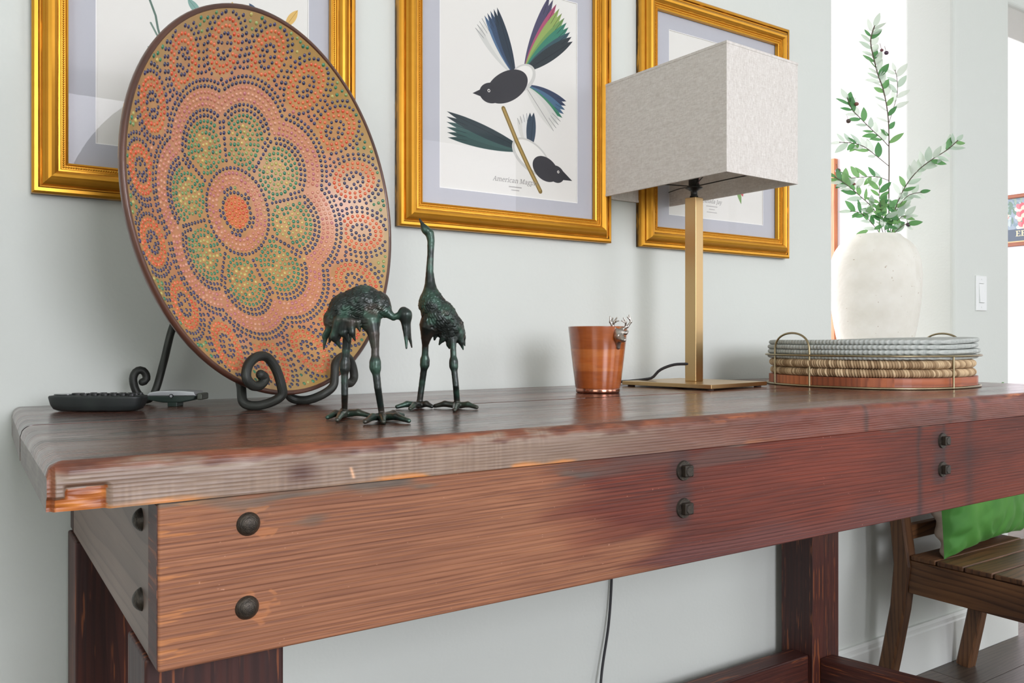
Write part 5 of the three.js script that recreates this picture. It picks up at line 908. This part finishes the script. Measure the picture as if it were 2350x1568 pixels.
// ---------------------------------------------------------------- light switch, poster
{
  const a = onZ(2240, 633, 0.004), b = onZ(2265, 713, 0.004), w = 0.0305, h = (a.y - b.y) / 2 * 1.02, cx = (a.x + b.x) / 2, cy = (a.y + b.y) / 2;
  const plastic = phys({ color: new THREE.Color().setRGB(0.82, 0.85, 0.83), roughness: 0.35 }), s = thing('light_switch', 'white rocker light switch plate on the sage green wall', 'light switch', [cx, cy - h, 0.0005]);
  const frame = new THREE.Shape([[-w, -h], [w, -h], [w, h], [-w, h]].map((p) => new THREE.Vector2(...p))), iw = 0.0145, ih = 0.029;
  frame.holes.push(new THREE.Path([[-iw, -ih], [-iw, ih], [iw, ih], [iw, -ih]].map((p) => new THREE.Vector2(...p))));
  part(s, 'switch_plate', boxUV(new THREE.ExtrudeGeometry(frame, { depth: 0.002, bevelEnabled: true, bevelSize: 0.0018, bevelThickness: 0.0018, bevelOffset: -0.0018, bevelSegments: 3 }).translate(cx, cy, 0.001)), plastic);
  const rk = box([cx - iw + 0.0006, cy - ih + 0.0006, 0.001], [cx + iw - 0.0006, cy + ih - 0.0006, 0.0055], 0.0008); { const p = rk.attributes.position; for (let i = 0; i < p.count; i++) if (p.getZ(i) > 0.003) p.setZ(i, p.getZ(i) + (p.getY(i) < cy ? (cy - p.getY(i)) * 0.09 : (p.getY(i) - cy) * -0.03)); rk.computeVertexNormals(); }
  part(s, 'rocker', rk, plastic);
  for (const y of [0.8, -0.8]) { const c = new THREE.CylinderGeometry(0.0021, 0.0021, 0.0012, 14); c.rotateX(Math.PI / 2); c.translate(cx, cy + y * h, 0.0052); part(s, 'screw', c, plastic); }

  const p0 = onX(2317, 449, RIGHT), p1 = onX(2317, 567, RIGHT), hh = p0.y - p1.y, ww = 0.34, z0 = -0.985;
  const pic = thing('framed_poster', 'small brown framed flower poster on the white wall beyond the doorway', 'picture', [RIGHT - 0.001, p1.y, z0 + ww / 2]);
  pic.rotation.y = -Math.PI / 2;                       // its own x runs along the wall towards the camera
  const brown = woodMaterial({ dark: [92, 48, 30], light: [150, 88, 60], rings: 60, seed: 71, size: [0.4, 0.1], px: [256, 64], rough: 0.5 }), f = 0.02;
  const add = (n, g, m) => part(pic, n, g, m, true);
  add('frame_rail', box([-ww / 2, 0, 0], [ww / 2, f, 0.018], 0.002), brown); add('frame_rail', box([-ww / 2, hh - f, 0], [ww / 2, hh, 0.018], 0.002), brown);
  add('frame_rail', box([-ww / 2, f, 0], [-ww / 2 + f, hh - f, 0.018], 0.002, 'y'), brown); add('frame_rail', box([ww / 2 - f, f, 0], [ww / 2, hh - f, 0.018], 0.002, 'y'), brown);
  const art = canvasTexture(768, 580, (g, W, H) => {
    g.fillStyle = '#8d9aa6'; g.fillRect(0, 0, W, H); const r = mulberry(12);
    for (let i = 0; i < 160; i++) leaf2d(g, r() * W, r() * H * 0.75, 50 + r() * 60, 16 + r() * 14, r() * 6.3, ['#6f8579', '#8fa094', '#7b8d96', '#a9b5b4'][Math.floor(r() * 4)]);
    for (let i = 0; i < 9; i++) { const x = 80 + i % 3 * 250 + r() * 90, y = 110 + Math.floor(i / 3) * 110 + r() * 50; for (let k = 0; k < 7; k++) { g.fillStyle = ['#d87a80', '#c9616b', '#eab8a8', '#f0d6c4'][k % 4]; g.beginPath(); g.ellipse(x + Math.cos(k) * 40, y + Math.sin(k) * 34, 42, 30, k, 0, 7); g.fill(); } }
    g.fillStyle = '#5c6672'; g.fillRect(0, H * 0.7, W, H * 0.3);
    g.fillStyle = '#d9c9a2'; g.font = 'bold 100px serif'; g.textAlign = 'right'; g.fillText('EET', 500, H * 0.86);
    g.fillStyle = '#c8b187'; g.fillRect(0, H * 0.965, W, H * 0.035);
  });
  const pl = new THREE.PlaneGeometry(ww - 2 * f + 0.002, hh - 2 * f + 0.002); pl.translate(0, hh / 2, 0.006); add('poster_print', pl, std({ map: art, roughness: 0.8 }));
  add('backing', box([-ww / 2 + 0.004, 0.004, 0.0005], [ww / 2 - 0.004, hh - 0.004, 0.0055], 0), brown);
}

// ---------------------------------------------------------------- chair with a cushion beside the bench
{
  const wood = phys({ map: paint(512, 128, (x, y) => { const g = grain(x, y, 70, 41), n = fbm(x * 5, y * 22, 3); return mix3([58, 36, 22], [126, 86, 52], clamp(g * 0.7 + (n - 0.5) * 0.9)); }, { size: [0.6, 0.15] }), roughness: 0.5 });
  const xl = 2.0, xr = 2.405, seat = 0.381, o = thing('dining_chair', 'dark stained wooden dining chair with a slatted seat beyond the far end of the bench', 'chair', [(xl + xr) / 2, 0, 0.3]);
  const legPath = (x, foot, y1) => [[foot, 0], [0.075, 0.12], [0.1, 0.25], [0.112, 0.36], [0.1, 0.46], [0.08, 0.6], [0.058, y1]].map(([z, y]) => ({ p: V3(x, y, z), w: 0.038, d: y > 0.3 && y < 0.42 ? 0.045 : 0.04 }));
  for (const x of [xl, xr]) part(o, 'rear_leg', boxUV(bar(legPath(x, 0.05, 0.78), V3(1, 0, 0)), 'y', x), wood);
  for (const x of [xl, xr]) part(o, 'front_leg', boxUV(bar([{ p: V3(x, 0, 0.515), w: 0.028, d: 0.028 }, { p: V3(x, 0.3, 0.51), w: 0.036, d: 0.036 }, { p: V3(x, seat - 0.016, 0.51), w: 0.038, d: 0.038 }], V3(1, 0, 0)), 'y', x + 3), wood);
  for (const x of [xl, xr]) part(o, 'side_rail', box([x - 0.012, seat - 0.086, 0.128], [x + 0.012, seat - 0.004, 0.492], 0.002, 'z', x), wood);
  part(o, 'front_rail', box([xl + 0.019, seat - 0.08, 0.5], [xr - 0.019, seat - 0.017, 0.52], 0.002), wood);
  part(o, 'rear_rail', box([xl + 0.0205, seat - 0.08, 0.1], [xr - 0.0205, seat - 0.017, 0.12], 0.002), wood);
  for (let k = 0; k < 6; k++) { const z0 = 0.132 + k * 0.0675; part(o, 'seat_slat', box([xl - 0.0115, seat - 0.0035, z0], [xr + 0.0115, seat + 0.0095, z0 + 0.0645], 0.004, 'x', k), wood); }
  for (const [y, z, h] of [[0.438, 0.1, 0.038], [0.6, 0.08, 0.03], [0.735, 0.062, 0.05]]) part(o, 'back_rail', box([xl + 0.0205, y - h / 2, z - 0.009], [xr - 0.0205, y + h / 2, z + 0.009], 0.003), wood);

  // cushion leaning on the chair back
  const cu = thing('cushion', 'green velvet cushion with a beige back leaning on the dining chair', 'cushion', [2.262, seat + 0.0095, 0.178]);
  const half = 0.245, tall = 0.214, thick = 0.068, N = 90, tilt = -0.2;
  const sheet = (front) => {
    const pos = [], uv = [], idx = [];
    for (let j = 0; j <= N; j++) for (let i = 0; i <= N; i++) {
      const s = i / N * 2 - 1, t = j / N * 2 - 1, pull = 1 - 0.075 * (1 - s * s) * Math.abs(t) ** 3, pull2 = 1 - 0.075 * (1 - t * t) * Math.abs(s) ** 3;
      let x = s * half * pull2, y = t * tall * pull;
      const e = Math.pow(Math.max(0, (1 - s * s) * (1 - t * t)), 0.42), edge = 1 - Math.min(1 - Math.abs(s), 1 - Math.abs(t)), near = step(0.35, 0.9, edge) * (1 - step(0.96, 1, edge));
      const alongEdge = Math.abs(s) > Math.abs(t) ? t : s, ridge = Math.sin(alongEdge * 19 + fbm(s * 3 + 4, t * 3, 2) * 12 + (front ? 0 : 2)) * (0.55 + 0.45 * noise(s * 6 + 9, t * 6));
      let z = thick * 1.1 * e + near * 0.0056 * ridge * (front ? 1 : 1.2) + 0.006 * (fbm(s * 2.4 + 3, t * 2.4, 3) - 0.5) * e;
      if (!front) z = -z * 0.95;
      y += tall; const c = Math.cos(tilt), q = Math.sin(tilt), sag = y < 0.06 ? 0 : 0;
      pos.push(x, Math.max(0.0006, y * c - z * q * 0.6), z * c + y * q * 0.55 + 0.0); uv.push(x, y);
    }
    for (let j = 0; j < N; j++) for (let i = 0; i < N; i++) { const a = j * (N + 1) + i, b = a + N + 1; front ? idx.push(a, a + 1, b + 1, a, b + 1, b) : idx.push(a, b + 1, a + 1, a, b, b + 1); }
    const g = new THREE.BufferGeometry(); g.setAttribute('position', new THREE.Float32BufferAttribute(pos, 3)); g.setAttribute('uv', new THREE.Float32BufferAttribute(uv, 2)); g.setIndex(idx); g.computeVertexNormals(); return g;
  };
  const velvet = phys({ map: paint(256, 256, (x, y) => mix3([52, 112, 40], [92, 152, 62], fbm(x * 14, y * 14, 4)), { size: [0.5, 0.5] }), roughness: 0.75, sheen: 1, sheenColor: new THREE.Color(0.2, 0.32, 0.14), sheenRoughness: 0.4 });
  const beige = std({ map: paint(256, 256, (x, y) => mix3([168, 152, 136], [198, 184, 168], fbm(x * 90, y * 90, 3)), { size: [0.5, 0.5] }), roughness: 0.95 });
  part(cu, 'front_panel', sheet(true), velvet, true); part(cu, 'back_panel', sheet(false), beige, true).userData.label = 'beige linen back of the cushion';
  cu.rotation.y = 0.1;
}

// ---------------------------------------------------------------- units: everything above is in UNIT metres
for (const o of scene.children) {
  o.position.multiplyScalar(UNIT);
  if (o.isRectAreaLight) { o.width *= UNIT; o.height *= UNIT; } else if (!o.isCamera) o.scale.multiplyScalar(UNIT);
}
renderer.render(scene, camera);
